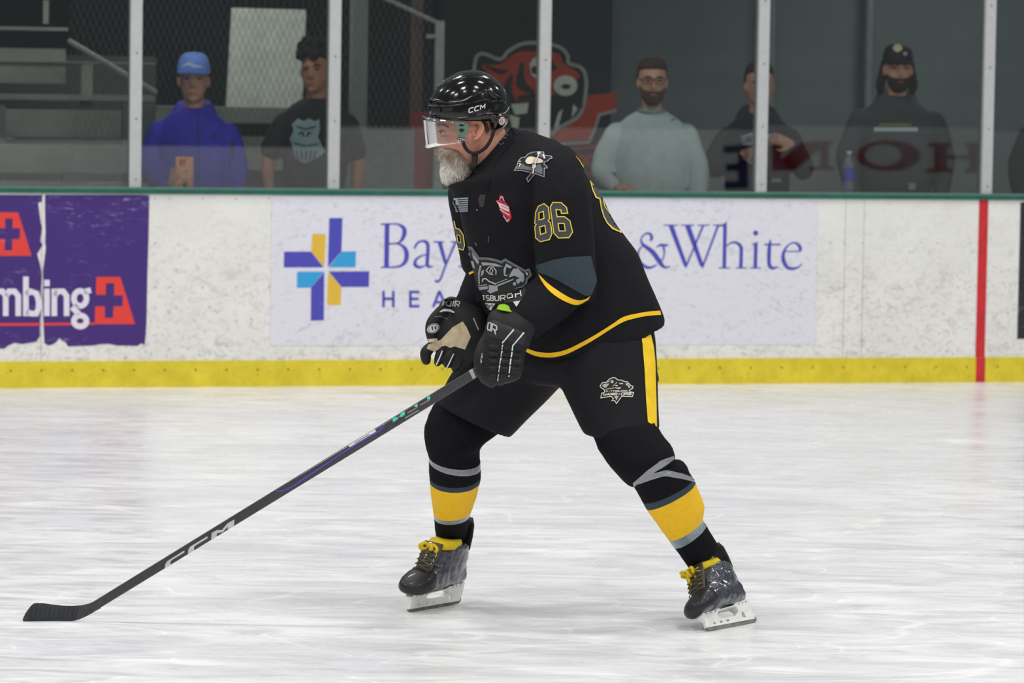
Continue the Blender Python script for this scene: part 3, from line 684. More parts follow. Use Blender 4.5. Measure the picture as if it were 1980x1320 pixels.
decal('eyelid', [stroke([(848.5, 255.5), (855, 253), (863, 255.5)], [1.2, 2.2, 1.0], 3)], hb, mat('lid_dark', RGB(120, 72, 60), .7), pl, off=.004, g=3)
decal('eyebrow', [stroke([(842, 243), (850, 240), (861, 242), (868, 247)], [3, 5, 4, 1.5], 4)], hb, mat('brow_hair', RGB(104, 82, 70), .9), pl, off=.002, g=2)
decal('ear_hollow', [catmull([(918, 243), (923, 240), (927, 246), (924, 253), (921, 260), (917, 255), (920, 250)], 4, True)], hb, mat('ear_inner', RGB(158, 88, 70), .6), pl, off=.0012, g=2)
decal('hair', [[(912, 229), (922, 224), (934, 228), (942, 238), (946, 252), (941, 260), (937, 250), (935, 240), (928, 232), (918, 231)]], hb, mat('hair_short', RGB(92, 72, 62), .9), pl, off=.0015, g=3)
# --- beard
BEAY = HY
beard = union([loft_px([(850, 283, 884, 283, BEAY, .040), (845, 290, 905, 288, BEAY, .062), (850, 298, 910, 296, BEAY, .066), (856, 308, 911, 306, BEAY, .064), (855, 320, 911, 316, BEAY, .060), (855, 333, 909, 328, BEAY, .052), (858, 344, 907, 339, BEAY, .044), (864, 350, 900, 346, BEAY, .028)], 28), ellipsoid(P(850, 291, BEAY), .014, .034, .009)], .0045, 2)
def mat_beard():
    m = bpy.data.materials.new('beard_hair'); m.use_nodes = True; t = NT(m)
    at = t.new('ShaderNodeAttribute'); at.attribute_name = 'Col'; t.base(at.outputs['Color']); t.b.inputs['Roughness'].default_value = .75
    t.b.inputs['Specular IOR Level'].default_value = .2; return m
def beard_col(p):
    x, y = to_px(p)
    f = max(0, min(1, (y - 300) / 30.0)) * .75 + max(0, min(1, (876 - x) / 22.0)) * .45 + noise.noise(p * 90) * .35
    f = max(0, min(1, f)); a = RGB(150, 126, 110); b = RGB(238, 233, 224)
    k = tuple(u + (v - u) * f for u, v in zip(a[:3], b[:3])); return (*k, 1)
MBRD = mat_beard()
bo = mk('beard', beard, MBRD, pl, label='full grey and white beard')
ca = beard.color_attributes.new('Col', 'FLOAT_COLOR', 'POINT')
for i, q in enumerate(beard.vertices): ca.data[i].color = beard_col(q.co)
rb = random.Random(3); sv = []; sf = []; scol = []
polys = [p for p in beard.polygons]
for k in range(7000):
    p = rb.choice(polys); c = p.center.copy(); nn = p.normal
    px, py = to_px(c)
    if py < 287 and px > 862: continue
    c += Vector((rb.uniform(-1, 1), rb.uniform(-1, 1), rb.uniform(-1, 1))) * .003
    d = (Vector((-.10 - .25 * rb.random(), 0, -1)) + nn * .45 + Vector((rb.uniform(-.3, .3), rb.uniform(-.3, .3), rb.uniform(-.2, .2)))).normalized()
    L = rb.uniform(.009, .021) * (.6 if py < 300 else 1.0); wv = d.cross(Vector((0, 1, .2))).normalized() * .0008
    n0 = len(sv); c -= nn * .002
    d2 = (d + Vector((rb.uniform(-.3, .3), rb.uniform(-.3, .3), -.3))).normalized()
    sv += [c - wv, c + wv, c + d * L * .6 + wv * .8, c + d * L * .6 - wv * .8, c + d * L * .6 + d2 * L * .4]
    sf += [(n0, n0 + 1, n0 + 2, n0 + 3), (n0 + 3, n0 + 2, n0 + 4)]
    kc = beard_col(c); g = rb.uniform(.7, 1.3); kc = (min(1, kc[0] * g), min(1, kc[1] * g), min(1, kc[2] * g), 1); scol += [kc] * 5
ho = mk('beard_strands', (sv, sf), MBRD, bo, kind='stuff')
ca = ho.data.color_attributes.new('Col', 'FLOAT_COLOR', 'POINT')
for i, k in enumerate(scol): ca.data[i].color = k
# --- helmet
HEL = mat('helmet_black', RGB(11, 11, 12), .14, spec=.45, coat=.25, var=(30, .05)); HMAT = mat('helmet_foam', RGB(26, 26, 28), .65, var=(40, .1))
shell = loft_px([(902, 136, 920, 135, HY, .02), (888, 138.5, 937, 139, HY, .046), (873, 146, 951, 146, HY, .075), (856, 157, 964, 157, HY, .097), (841, 172, 975, 171, HY, .109), (832, 188, 982, 188, HY, .115), (828.5, 205, 985, 204, HY, .118), (829, 220, 984.5, 219, HY, .118), (832, 229, 983, 231, HY, .116), (836, 233, 981, 234, HY, .112)], 48, 5)
occ = loft_px([(938, 222, 984, 222, HY, .105), (942, 236, 982, 236, HY, .102), (946, 247, 974, 246, HY, .094), (949, 253, 962, 252, HY, .084)], 32)
side = loft_px([(884, 222, 930, 222, HY, .1175), (886, 234, 908, 234, HY, .113)], 20, 1)
hel = mk('helmet', union([shell, occ], .0042, 3), HEL, pl, smooth=True, label='glossy black hockey helmet')
hc = on_bvh(bvh(hel)); z1 = zoom(790, 110, 5.077)
VENT = mat('vent_black', RGB(8, 8, 9), .5)
for q in (((248, 508), (312, 504), (312, 540), (246, 545)), ((335, 500), (436, 496), (436, 530), (340, 538)), ((770, 340), (812, 350), (868, 392), (866, 418), (812, 392)), ((838, 478), (872, 460), (890, 474), (876, 512), (840, 530)), ((250, 400), (290, 390), (290, 400), (255, 412)), ((400, 425), (500, 415), (500, 428), (400, 440))):
    decal('vent', [z1(*q)], hc, VENT, hel, off=.0012, g=3)
for pts, r in (([(205, 400), (300, 432), (420, 448), (540, 432), (660, 372), (770, 330), (860, 380), (940, 440)], .0042), ([(205, 470), (300, 480), (430, 478), (540, 462)], .003), ([(206, 580), (300, 602), (420, 612), (540, 598), (680, 572), (800, 556), (880, 560)], .0035), ([(560, 462), (700, 432), (780, 420), (800, 470), (780, 540), (660, 560), (562, 572), (558, 462)], .0022), ([(250, 320), (430, 232), (620, 196), (780, 220), (900, 300)], .0035), ([(820, 440), (880, 430), (950, 450)], .003), ([(800, 560), (850, 600), (870, 660)], .003)):
    tube_on('shell_ridge', z1(*pts), hc, r, HEL, hel, 8, 5, .1)
cx = lambda *p: z1(*p)
decal('logo', text_px('CCM', cx((590, 548))[0], cx((745, 505))[0], (1.2, -8.2), 2.0, .35), hc, PWHT, hel, off=.0012, g=2, label='white brand lettering')
decal('sticker', [ell_px(*cx((914, 628))[0], 5.6, 8.2, 18, .15)], hc, PWHT, hel, off=.0014, g=3, label='round white sticker')
decal('sticker_print', [text_px('CH', cx((897, 640))[0], cx((930, 632))[0], (.3, -4.5), .9)[0], text_px('CH', cx((897, 640))[0], cx((930, 632))[0], (.3, -4.5), .9)[1], stroke(cx((895, 605), (912, 598), (930, 606)), .9)], hc, PRED, hel, off=.0022, g=2)
decal('trim_line', [stroke(cx((925, 560), (960, 530), (990, 478)), [1.5, 2.2, 2.0], 3)], hc, SILV, hel, off=.0015, g=2)
# strap
STR = mat('strap_black', RGB(24, 24, 26), .7)
def strap3(pts, r=.0056): return tube([P(*p) for p in pts], r, 8, 5)
mk('chin_strap', strap3([(895, 268, HY - .094), (897, 280, HY - .090), (904, 291, HY - .084), (914, 296, HY - .080), (926, 294, HY - .080), (940, 284, HY - .082), (950, 268, HY - .084), (955, 252, HY - .084)]), STR, hel, smooth=True)
mk('chin_strap', loft([ring_px(r) for r in ((912, 294, 925, 293, HY - .078, .003), (912, 306, 924, 306, HY - .074, .003), (911, 318, 923, 318, HY - .078, .003), (907, 330, 920, 328, HY - .085, .003))], 12), STR, hel, smooth=True)
# visor
VIS = bpy.data.materials.new('visor_clear'); VIS.use_nodes = True
nt = VIS.node_tree; nt.nodes.remove(nt.nodes['Principled BSDF']); out = nt.nodes['Material Output']
fr = nt.nodes.new('ShaderNodeFresnel'); fr.inputs[0].default_value = 1.52
tr = nt.nodes.new('ShaderNodeBsdfTransparent'); tr.inputs[0].default_value = (.93, .95, .97, 1)
gl = nt.nodes.new('ShaderNodeBsdfGlossy'); gl.inputs['Roughness'].default_value = .03
mx = nt.nodes.new('ShaderNodeMixShader'); nt.links.new(fr.outputs[0], mx.inputs[0]); nt.links.new(tr.outputs[0], mx.inputs[1]); nt.links.new(gl.outputs[0], mx.inputs[2]); nt.links.new(mx.outputs[0], out.inputs[0])
VZ = (math.radians(9))
def visor_pt(a, t):      # a: angle around the face (-1 near temple .. 1 far temple), t: 0 top .. 1 bottom
    top = P(905, 236, HY).z; bot = P(845, 286, HY).z
    aa = a * math.radians(90); rx, ry = .143 - .008 * t, .121 + .0 * t
    x = -math.copysign(abs(math.cos(aa)) ** .8, math.cos(aa)) * rx; y = -math.copysign(abs(math.sin(aa)) ** .85, math.sin(aa)) * ry
    zb = bot + .018 * max(0, abs(a) - .25) ** 1.0 * 1.6
    z = top + .020 * (1 - abs(a)) + (zb - top - .020 * (1 - abs(a))) * t
    c = P(903, 236, HY); x, y = x * math.cos(VZ) - y * math.sin(VZ) * .3, y
    return Vector((c.x + x + .004 * t, c.y + y, z))
v = []; f = []; na, nv_ = 40, 8
for k, th in ((0, 0.0), (1, .0022)):
    for i in range(na + 1):
        for j in range(nv_ + 1):
            q = visor_pt(-1 + 2 * i / na, j / nv_); cc = P(903, 260, HY); d = Vector((q.x - cc.x, q.y - cc.y, 0)).normalized(); v.append(q - d * th)
M = (na + 1) * (nv_ + 1)
for i in range(na):
    for j in range(nv_):
        a = i * (nv_ + 1) + j; b = a + nv_ + 1
        f += [(a, b, b + 1, a + 1), (M + a, M + a + 1, M + b + 1, M + b)]
for i in range(na):
    a = i * (nv_ + 1); b = a + nv_ + 1; f += [(a, M + a, M + b, b), (a + nv_, b + nv_, M + b + nv_, M + a + nv_)]
vis = mk('visor', (v, f), VIS, hel, smooth=True, label='clear plastic half visor')
# --- jersey
torso = loft_px([(1030, 672, 1262, 618, 11.98, .165, .02), (1012, 680, 1284, 622, 11.98, .205, .035, .9), (968, 648, 1268, 580, 11.98, .205, .02, .9), (938, 606, 1252, 540, 11.99, .205, .01, .9), (922, 557, 1233, 490, 12.0, .205, 0, .9), (910, 500, 1212, 458, 12.0, .205, 0, .9), (897, 450, 1192, 432, 12.0, .21, 0, .9), (886, 405, 1163, 376, 12.0, .215), (872, 376, 1140, 347, 12.01, .21), (866, 358, 1113, 305, 12.01, .195), (892, 352, 1083, 277, 12.01, .165), (908, 342, 1048, 262, 12.01, .12), (916, 333, 1012, 251, 12.01, .090)], 44)
collar = loft_px([(906, 345, 1010, 262, 12.01, .10), (914, 334, 998, 248, 12.01, .085), (916, 326, 990, 244, 12.01, .079)], 32)
slL = loft_px([(1052, 284, 1098, 282, 11.86, .05), (1036, 306, 1124, 312, 11.82, .085), (1030, 360, 1141, 366, 11.77, .098), (1032, 420, 1147, 425, 11.755, .100), (1034, 480, 1149, 490, 11.75, .100), (1036, 522, 1152, 528, 11.75, .100), (1039, 536, 1153, 552, 11.75, .096), (1060, 556, 1148, 578, 11.75, .082), (1085, 570, 1138, 588, 11.75, .06)], 36)
faL = loft_px([(1048, 528, 1142, 578, 11.735, .078), (1022, 548, 1108, 606, 11.70, .074), (992, 570, 1068, 632, 11.66, .066), (966, 588, 1036, 656, 11.63, .056)], 28)
slR = loft_px([(884, 345, 930, 335, 12.18, .05), (867, 360, 945, 362, 12.2, .085), (866, 392, 948, 396, 12.21, .092), (877, 440, 952, 442, 12.2, .092), (887, 485, 956, 488, 12.19, .09), (895, 518, 958, 526, 12.17, .085), (903, 526, 954, 540, 12.16, .07)], 32)
faR = loft_px([(908, 515, 962, 535, 12.14, .066), (896, 548, 950, 572, 12.10, .062), (886, 572, 934, 598, 12.04, .056), (874, 590, 922, 612, 12.0, .052)], 24)
jm = union([torso, collar, slL, faL, slR, faR], .0062, 5)
bmj = bmesh.new(); bmj.from_mesh(jm); bmj.normal_update()
for q in bmj.verts:            # soft drape folds
    c = q.co; d = noise.noise(Vector((c.x * 7 + c.z * 3.5, c.y * 6, c.z * 3 - c.x * 2))) * .007 + noise.noise(Vector((c.x * 20, c.y * 14, c.z * 9))) * .0028
    q.co = c + q.normal * d
bmj.to_mesh(jm); bmj.free()
jer = mk('jersey', jm, BLKJ, pl, smooth=True, label='black hockey jersey with gold hem stripe and number 86')
jc = on_bvh(bvh(jer))
z2 = zoom(840, 240, 4.126); z3 = zoom(780, 470, 3.473)
decal('hem_stripe', [catmull(z3((824, 700), (880, 722), (950, 734), (1020, 732), (1100, 712), (1200, 664), (1300, 608), (1400, 545), (1475, 496), (1560, 474), (1640, 460), (1722, 454)), 3) + catmull(z3((1728, 482), (1640, 488), (1560, 504), (1482, 526), (1400, 572), (1300, 636), (1200, 694), (1100, 742), (1020, 762), (950, 764), (880, 752), (824, 726)), 3)], jc, GOLD, jer, off=.0016, g=5)
decal('elbow_patch', [z3((890, 190), (893, 150), (1000, 112), (1110, 92), (1258, 86), (1275, 160), (1298, 250), (1262, 345), (1225, 355), (1140, 310), (1040, 250), (960, 214))], jc, SLATE, jer, off=.0014, g=5, label='slate grey elbow panel')
decal('cuff_stripe', [catmull(z3((908, 202), (960, 262), (1040, 322), (1120, 368), (1175, 382), (1225, 372), (1256, 350)), 3) + catmull(z3((1240, 378), (1175, 412), (1120, 406), (1040, 368), (970, 312), (925, 250)), 3)], jc, GOLD, jer, off=.0016, g=4)
decal('cuff_stripe', [z3((440, 200), (470, 186), (478, 196), (446, 214))], jc, GOLD, jer, off=.0016, g=3)
zI = zoom(1020, 380, 13.2)
n8 = zI((435, 180), (540, 270), (575, 555), (540, 620), (595, 665), (632, 940), (570, 1095), (345, 1150), (228, 1055), (205, 770), (240, 710), (205, 685), (225, 410), (290, 250))
n8a = zI((310, 415), (418, 375), (435, 560), (312, 600)); n8b = zI((325, 775), (455, 735), (485, 920), (350, 965))
n6 = zI((650, 150), (860, 158), (990, 275), (1020, 425), (870, 432), (850, 340), (730, 332), (760, 515), (940, 512), (1075, 620), (1142, 905), (1055, 1045), (795, 1055), (680, 930), (590, 270))
n6a = zI((785, 685), (935, 685), (965, 875), (812, 878))
decal('number_86', [[n8, n8a, n8b], [n6, n6a]], jc, NUMF, jer, off=.0014, g=4, label='grey sleeve number 86 with gold outline')
decal('number_outline', [stroke(q, 1.9, 0, True) for q in (n8, n8a, n8b, n6, n6a)], jc, GOLDT, jer, off=.0024, g=4, kind='stuff')
zJ = zoom(1100, 290, 7.767)
bk8 = zJ((325, 500), (385, 545), (480, 680), (560, 800), (640, 920), (720, 1060), (765, 1160), (770, 1240), (650, 1180), (560, 1095), (510, 1000), (475, 880), (455, 735), (400, 715), (350, 610))
decal('back_number', [bk8], jc, NUMF, jer, off=.0014, g=4)
decal('back_number_outline', [stroke(zJ((100, 100), (150, 160), (215, 270), (245, 345), (320, 480), (350, 600), (400, 712), (458, 738), (480, 880), (520, 1010), (570, 1100), (650, 1180), (772, 1238), (745, 1140)), [.6, 1.2, 1.6, 2, 2, 2, 2.6, 2.6, 2, 2, 2.4, 3.2, 3.2, 2]), stroke(zJ((315, 490), (382, 545), (362, 490)), [2, 2, 1]), stroke(zJ((505, 740), (530, 850), (612, 965), (600, 880)), [1.2, 2, 2.6, 1.6])], jc, GOLDT, jer, off=.0024, g=4, kind='stuff')
zH = zoom(860, 370, 10.154)
r6 = zH((200, 580), (222, 712), (300, 742), (370, 850), (400, 1060), (372, 1150), (270, 1112), (228, 1060), (180, 760), (140, 520)); r6a = zH((250, 850), (308, 865), (325, 1010), (268, 985))
decal('sleeve_number', [[r6, r6a]], jc, NUMF, jer, off=.0014, g=3)
decal('sleeve_number_outline', [stroke(zH((200, 580), (222, 712), (300, 742), (370, 850), (400, 1060), (372, 1150), (270, 1112), (228, 1060)), 1.8), stroke(r6a, 1.3, 0, True)], jc, GOLDT, jer, off=.0024, g=3)
fl = [zH((145, 130), (258, 124), (290, 262), (188, 276))]
for i in range(7):
    t0 = i * 2 / 13; t1 = t0 + 1 / 13
    def edge(t): 
        a = (145 + 85 * t, 130 + 270 * t); b = (470 - 8 * t, 118 + 270 * t); return a, b
    a0, b0 = edge(t0); a1, b1 = edge(t1)
    if i < 4: a0 = (258 + 60 * t0, a0[1] - 4); a1 = (258 + 60 * t1, a1[1] - 4)
    fl.append(zH(a0, b0, b1, a1))
decal('flag_patch', [zH((140, 125), (474, 108), (466, 396), (232, 408))], jc, mat('flag_dark', RGB(52, 62, 68), .8), jer, off=.0014, g=4, kind='stuff')
decal('flag_stripes', fl, jc, mat('flag_grey', RGB(150, 158, 162), .8), jer, off=.0024, g=4, kind='stuff')
# shoulder emblem
zF = zoom(985, 285, 17.6)
pe = zF((165, 790), (260, 640), (300, 500), (400, 370), (545, 345), (640, 240), (780, 185), (1000, 160), (1170, 175), (1200, 290), (1440, 320), (1455, 380), (1360, 410), (1330, 460), (1190, 520), (1195, 590), (1270, 640), (1300, 710), (1200, 720), (1195, 1010), (900, 890), (640, 1180), (585, 1060), (760, 865), (400, 795))
decal('shoulder_patch', [pe], jc, PBLK, jer, off=.0014, g=3)
decal('shoulder_patch_outline', [stroke(pe, 1.5, 0, True)], jc, SILV, jer, off=.0024, g=3)
decal('shoulder_patch_grey', [zF((200, 745), (260, 680), (440, 560), (540, 640), (740, 680), (960, 600), (1060, 570), (1140, 740), (1140, 930), (900, 840), (600, 775), (400, 750)), zF((870, 180), (1120, 170), (1140, 360), (1040, 340), (1000, 270), (880, 250))], jc, SILD, jer, off=.0024, g=3)
decal('shoulder_patch_white', [catmull(zF((545, 480), (640, 350), (800, 335), (1000, 370), (1165, 470), (1100, 535), (850, 555), (680, 580), (590, 560)), 4, True)], jc, CREAM, jer, off=.003, g=3)
decal('shoulder_patch_stick', [stroke(zF((1030, 240), (915, 580), (870, 720), (840, 890)), [2, 2, 2, 3.4]), ell_px(*zF((865, 650))[0], 4.6, 3.8), stroke(zF((1160, 260), (1220, 400)), 3), stroke(zF((330, 570), (380, 590), (320, 680)), 1.6), ell_px(*zF((365, 505))[0], 1.4, 1.2), ell_px(*zF((1030, 215))[0], 3, 2.6)], jc, PWHT, jer, off=.004, g=3, kind='stuff')
# red / blue chest badge
decal('chest_badge', [zH((1085, 75), (1140, 85), (1185, 200), (1260, 290), (1290, 400), (1315, 500), (1270, 590), (1225, 605), (1140, 450), (1080, 350), (1060, 260), (1000, 180), (1070, 165))], jc, PRED, jer, off=.0014, g=3)
decal('chest_badge_white', [zH((1015, 185), (1075, 225), (1180, 260), (1262, 310), (1275, 400), (1180, 370), (1085, 320), (1060, 250)), stroke(zH((1090, 350), (1180, 410), (1275, 465)), 2), stroke(zH((1150, 470), (1230, 590), (1260, 540)), 1.6), stroke(zH((1085, 150), (1110, 105), (1140, 110), (1170, 190)), 1.2)], jc, mat('badge_pink', RGB(226, 190, 186), .75), jer, off=.0024, g=3, kind='stuff')
decal('chest_badge_blue', [zH((1095, 150), (1130, 140), (1180, 225), (1120, 200)), zH((1170, 470), (1245, 500), (1225, 540)), stroke(zH((1110, 270), (1250, 340)), .7)], jc, PBLU, jer, off=.0028, g=3, kind='stuff')
# crest
zE = zoom(900, 470, 9.4286)
crest = zE((55, 110), (75, 65), (125, 70), (180, 140), (260, 255), (420, 258), (560, 290), (660, 320), (725, 270), (840, 340), (1000, 430), (1085, 480), (1170, 450), (1222, 590), (1150, 650), (1130, 740), (1075, 800), (1105, 870), (1080, 930), (1020, 1050), (930, 1170), (870, 1080), (560, 1110), (500, 1230), (440, 1210), (330, 960), (240, 820), (160, 560), (90, 300))
decal('crest', [crest], jc, mat('crest_black', RGB(24, 26, 27), .8), jer, off=.0014, g=4, label='grey and black team crest with white lettering')
decal('crest_outline', [stroke(zE((60, 120), (80, 80), (120, 85), (170, 160), (255, 275), (420, 278), (560, 310), (665, 345), (730, 300), (840, 365), (1000, 455), (1090, 505), (1160, 480), (1195, 585), (1130, 640), (1105, 740), (1040, 790), (900, 830)), [4, 5, 5, 5, 5, 5, 5, 5, 5, 5, 5, 4, 4, 4, 4, 4, 3, 1.5])], jc, SILD, jer, off=.0024, g=4, kind='stuff')
decal('crest_grey', [zE((300, 345), (420, 350), (560, 370), (690, 425), (560, 420), (420, 400), (320, 405)), zE((240, 560), (270, 400), (305, 405), (270, 560), (275, 755), (250, 740)), zE((745, 365), (860, 430), (820, 460), (750, 430), (730, 570), (780, 580), (760, 600), (710, 590), (700, 480)),
    zE((880, 460), (960, 460), (1070, 560), (1080, 660), (1050, 720), (1010, 690), (970, 750), (930, 700), (930, 660), (1000, 640), (900, 590), (790, 625), (830, 540)), zE((580, 760), (880, 645), (880, 670), (600, 785)), zE((245, 795), (415, 780), (420, 830), (270, 855)), zE((430, 760), (590, 770), (605, 860), (470, 915), (405, 870), (440, 840)),
    zE((130, 160), (260, 330), (240, 390), (150, 260)), zE((105, 320), (160, 330), (190, 460), (150, 440)), zE((305, 500), (350, 480), (340, 560), (285, 610)), ell_px(*zE((900, 740))[0], 3.4, 3.4)], jc, SILV, jer, off=.0024, g=4, kind='stuff')
decal('crest_light', [stroke(zE((385, 500), (440, 430), (520, 430), (570, 500), (565, 570)), 1.8), stroke(zE((400, 500), (450, 555), (520, 570)), 1.8), stroke(zE((450, 500), (485, 450), (515, 495), (490, 550), (450, 500)), 1.5), stroke(zE((320, 700), (330, 650), (385, 640), (440, 690), (570, 745)), 2.2), stroke(zE((240, 772), (410, 752)), 1), stroke(zE((560, 735), (770, 650)), 1), stroke(zE((85, 170), (80, 220), (100, 225)), 1.2), stroke(zE((1110, 530), (1140, 580)), 3),
    zE((370, 1080), (560, 1100), (510, 1160), (480, 1225), (440, 1200)), zE((870, 1080), (1000, 1055), (930, 1170))], jc, mat('crest_light', RGB(190, 188, 182), .75), jer, off=.003, g=4, kind='stuff')
PT = []
for ch, a, b, ht in (('T', (335, 1030), (380, 1030), 80), ('S', (405, 1035), (455, 1042), 88), ('B', (478, 1040), (535, 1045), 88), ('U', (560, 1045), (630, 1040), 88), ('R', (660, 1045), (740, 1030), 88), ('G', (775, 1025), (865, 1002), 90), ('H', (920, 1005), (1015, 980), 100)):
    PT += text_px(ch, zE(a)[0], zE(b)[0], (-.8, -ht / 9.43), 1.7)
decal('crest_lettering', PT, jc, PWHT, jer, off=.004, g=3, kind='stuff')
decal('crest_shade', [stroke(zE((400, 1100), (440, 1150), (470, 1130), (440, 1190)), 1.6), stroke(zE((500, 1105), (500, 1150)), 1.4)], jc, PBLK, jer, off=.004, g=3, kind='stuff')
decal('lace_tab', [zH((660, 160), (700, 60), (810, 60), (770, 300), (690, 310))], jc, mat('tab_grey', RGB(46, 44, 46), .8), jer, off=.0012, g=4)
decal('lace_tips', [stroke(zH((632, 345), (645, 380)), 1.6), stroke(zH((600, 1000), (635, 1055)), 1.0), stroke(zH((870, 880), (855, 1000)), .5)], jc, SILV, jer, off=.0018, g=3, kind='stuff')
tube_on('collar_seam', z1((1000, 700), (1040, 760), (1000, 860), (880, 1000), (800, 1180), (780, 1300)), jc, .0035, BLKJ, jer, 8, 5, .2)
decal('collar_print', [stroke(z1((945, 770), (965, 755), (970, 780)), 1.2), stroke(z1((930, 800), (950, 790), (955, 810)), 1.2), stroke([(z1((910, 838))[0][0] + 4.4 * math.cos(k * .6), z1((910, 838))[0][1] + 4.4 * math.sin(k * .6)) for k in range(10)], 1.0), stroke(z1((655, 1130), (680, 1125)), 1.2)], jc, SILD, jer, off=.0016, g=2, kind='stuff')
# --- pants
pel = loft_px([(1040, 610, 1255, 600, 11.98, .165), (1030, 640, 1262, 632, 11.98, .18), (1000, 680, 1268, 670, 11.98, .185), (985, 715, 1271, 715, 11.97, .185), (1010, 735, 1272, 740, 11.96, .17), (1060, 744, 1230, 755, 11.95, .12)], 36)
lgL = loft_px([(1080, 615, 1255, 610, 11.95, .13), (1072, 650, 1266, 645, 11.93, .15), (1072, 690, 1270, 690, 11.90, .15), (1082, 740, 1272, 740, 11.86, .148), (1102, 785, 1273, 780, 11.82, .145), (1122, 826, 1275, 818, 11.78, .142, .01), (1130, 838, 1276, 828, 11.77, .14, .01)], 36)
lgR = loft_px([(960, 640, 1100, 735, 12.05, .17), (905, 688, 1085, 746, 12.06, .165), (877, 716, 1054, 778, 12.06, .15), (861, 743, 1019, 812, 12.04, .14), (848, 772, 993, 839, 12.02, .132), (845, 780, 986, 845, 12.02, .128)], 36)
pm = union([pel, lgL, lgR], .0065, 4)
pan = mk('pants', pm, BLKP, pl, smooth=True, label='black hockey pants with gold side stripe')
pcst = on_bvh(bvh(pan))
decal('side_stripe', [z3((1588, 552), (1645, 545), (1645, 590), (1662, 620), (1680, 700), (1690, 800), (1692, 900), (1698, 1100), (1700, 1236), (1640, 1200), (1628, 1050), (1618, 850), (1604, 680))], pcst, mat('stripe_lemon', RGB(238, 198, 40), .75, spec=.25), pan, off=.0014, g=5)
zG = zoom(1150, 720, 18.857)
lg = zG((200, 500), (260, 400), (340, 360), (410, 380), (520, 260), (640, 195), (740, 200), (840, 280), (960, 285), (1110, 350), (1170, 340), (1310, 490), (1380, 510), (1375, 580), (1260, 650), (1270, 710), (1405, 740), (1360, 890), (980, 875), (790, 1140), (720, 1030), (620, 1040), (680, 960), (600, 880), (225, 935), (260, 760), (350, 740), (360, 640), (230, 560))
decal('pants_emblem', [lg], pcst, PBLK, pan, off=.0014, g=3)
decal('pants_emblem_outline', [stroke(lg, 1.5, 0, True)], pcst, PWHT, pan, off=.0022, g=3)
decal('pants_emblem_grey', [stroke(zG((640, 520), (820, 360)), 1.2), zG((880, 390), (1020, 390), (1030, 440), (900, 440)), zG((270, 480), (340, 420), (540, 410), (420, 560), (330, 560)), zG((780, 560), (950, 540), (930, 610), (790, 610)), zG((1110, 400), (1170, 390), (1290, 540), (1230, 590), (1200, 500), (1130, 470)), ell_px(*zG((630, 345))[0], 3, 3), ell_px(*zG((790, 490))[0], 3, 1.5), zG((700, 860), (870, 860), (790, 1030))], pcst, mat('emblem_grey', RGB(176, 172, 158), .75), pan, off=.0026, g=3, kind='stuff')
decal('pants_emblem_gold', [zG((390, 610), (780, 550), (780, 580), (400, 635)), zG((450, 370), (550, 310), (540, 350), (470, 380))], pcst, mat('emblem_gold', RGB(190, 180, 110), .75), pan, off=.0028, g=3, kind='stuff')
decal('pants_emblem_lettering', text_px('PITTSBURGH', zG((405, 730))[0], zG((1200, 715))[0], (.5, -2.9), .75, .35) + text_px('WARRIORS', zG((310, 855))[0], zG((1310, 825))[0], (1.0, -4.2), 1.4, .22), pcst, PWHT, pan, off=.0030, g=3, kind='stuff')
# --- socks (knee to ankle), banded
TAPE = mat('sock_tape', RGB(128, 131, 136), .22, spec=.6, coat=.3, var=(90, .18), bump=(160, .5, .002)); TAPE2 = mat('sock_tape_dark', RGB(118, 132, 138), .3, spec=.6, coat=.3, var=(60, .22), bump=(140, .5, .002))
def sock(rings, mats, name):
    pts = []; ml = []; ms = []
    for i, (r, m) in enumerate(zip(rings, mats)):
        pts.append(full(r))
    v = []; f = []; n = 36; R = []; fm = []
    for i in range(len(pts) - 1):
        for k in range(3):
            R.append(cr(pts[max(i - 1, 0)], pts[i], pts[i + 1], pts[min(i + 2, len(pts) - 1)], k / 3)); fm.append(mats[i])
    R.append(pts[-1])
    v, f = loft([ring_px(q) for q in R], n)
    zk = max(q.z for q in v)
    for q in v:
        k = max(0, min(1, (q.z - zk + .26) / .14)); c = P(*to_px(q), q.y)
        q += Vector((1, -.4, 0)).normalized() * (noise.noise(Vector((q.x * 9, q.y * 9, q.z * 55))) * .005 * k + noise.noise(q * 30) * .002)
    me = bpy.data.meshes.new(name); me.from_pydata([tuple(q) for q in v], [], f); me.update()
    for m in (BLKS, TAPE, SLATE, GOLD, TAPE2): me.materials.append(m)
    for i, p in enumerate(me.polygons):
        p.use_smooth = True; k = i // n
        if k < len(fm): p.material_index = fm[k]
    return mk(name, me, None, pl)
sr = sock([(862, 768, 985, 822, 12.03, .10), (838, 782, 962, 838, 12.02, .102, .01), (825, 812, 948, 846, 12.0, .102, .02), (821, 846, 936, 856, 11.99, .098, .025), (825, 873, 928, 868, 11.995, .086, .028), (828, 880, 929, 893, 12.0, .08, .026), (829, 890, 930, 906, 12.0, .08, .026), (830, 921, 930, 921, 12.02, .08, .028), (831, 930, 928, 931, 12.03, .079, .028), (834, 962, 921, 960, 12.08, .072, .026), (838, 992, 912, 986, 12.14, .064, .022), (839, 1000, 909, 996, 12.155, .062, .02), (842, 1030, 905, 1022, 12.21, .056, .018), (846, 1049, 900, 1045, 12.24, .048, .014)],
     [0, 0, 0, 0, 0, 1, 0, 2, 3, 3, 4, 0, 0, 0], 'sock')
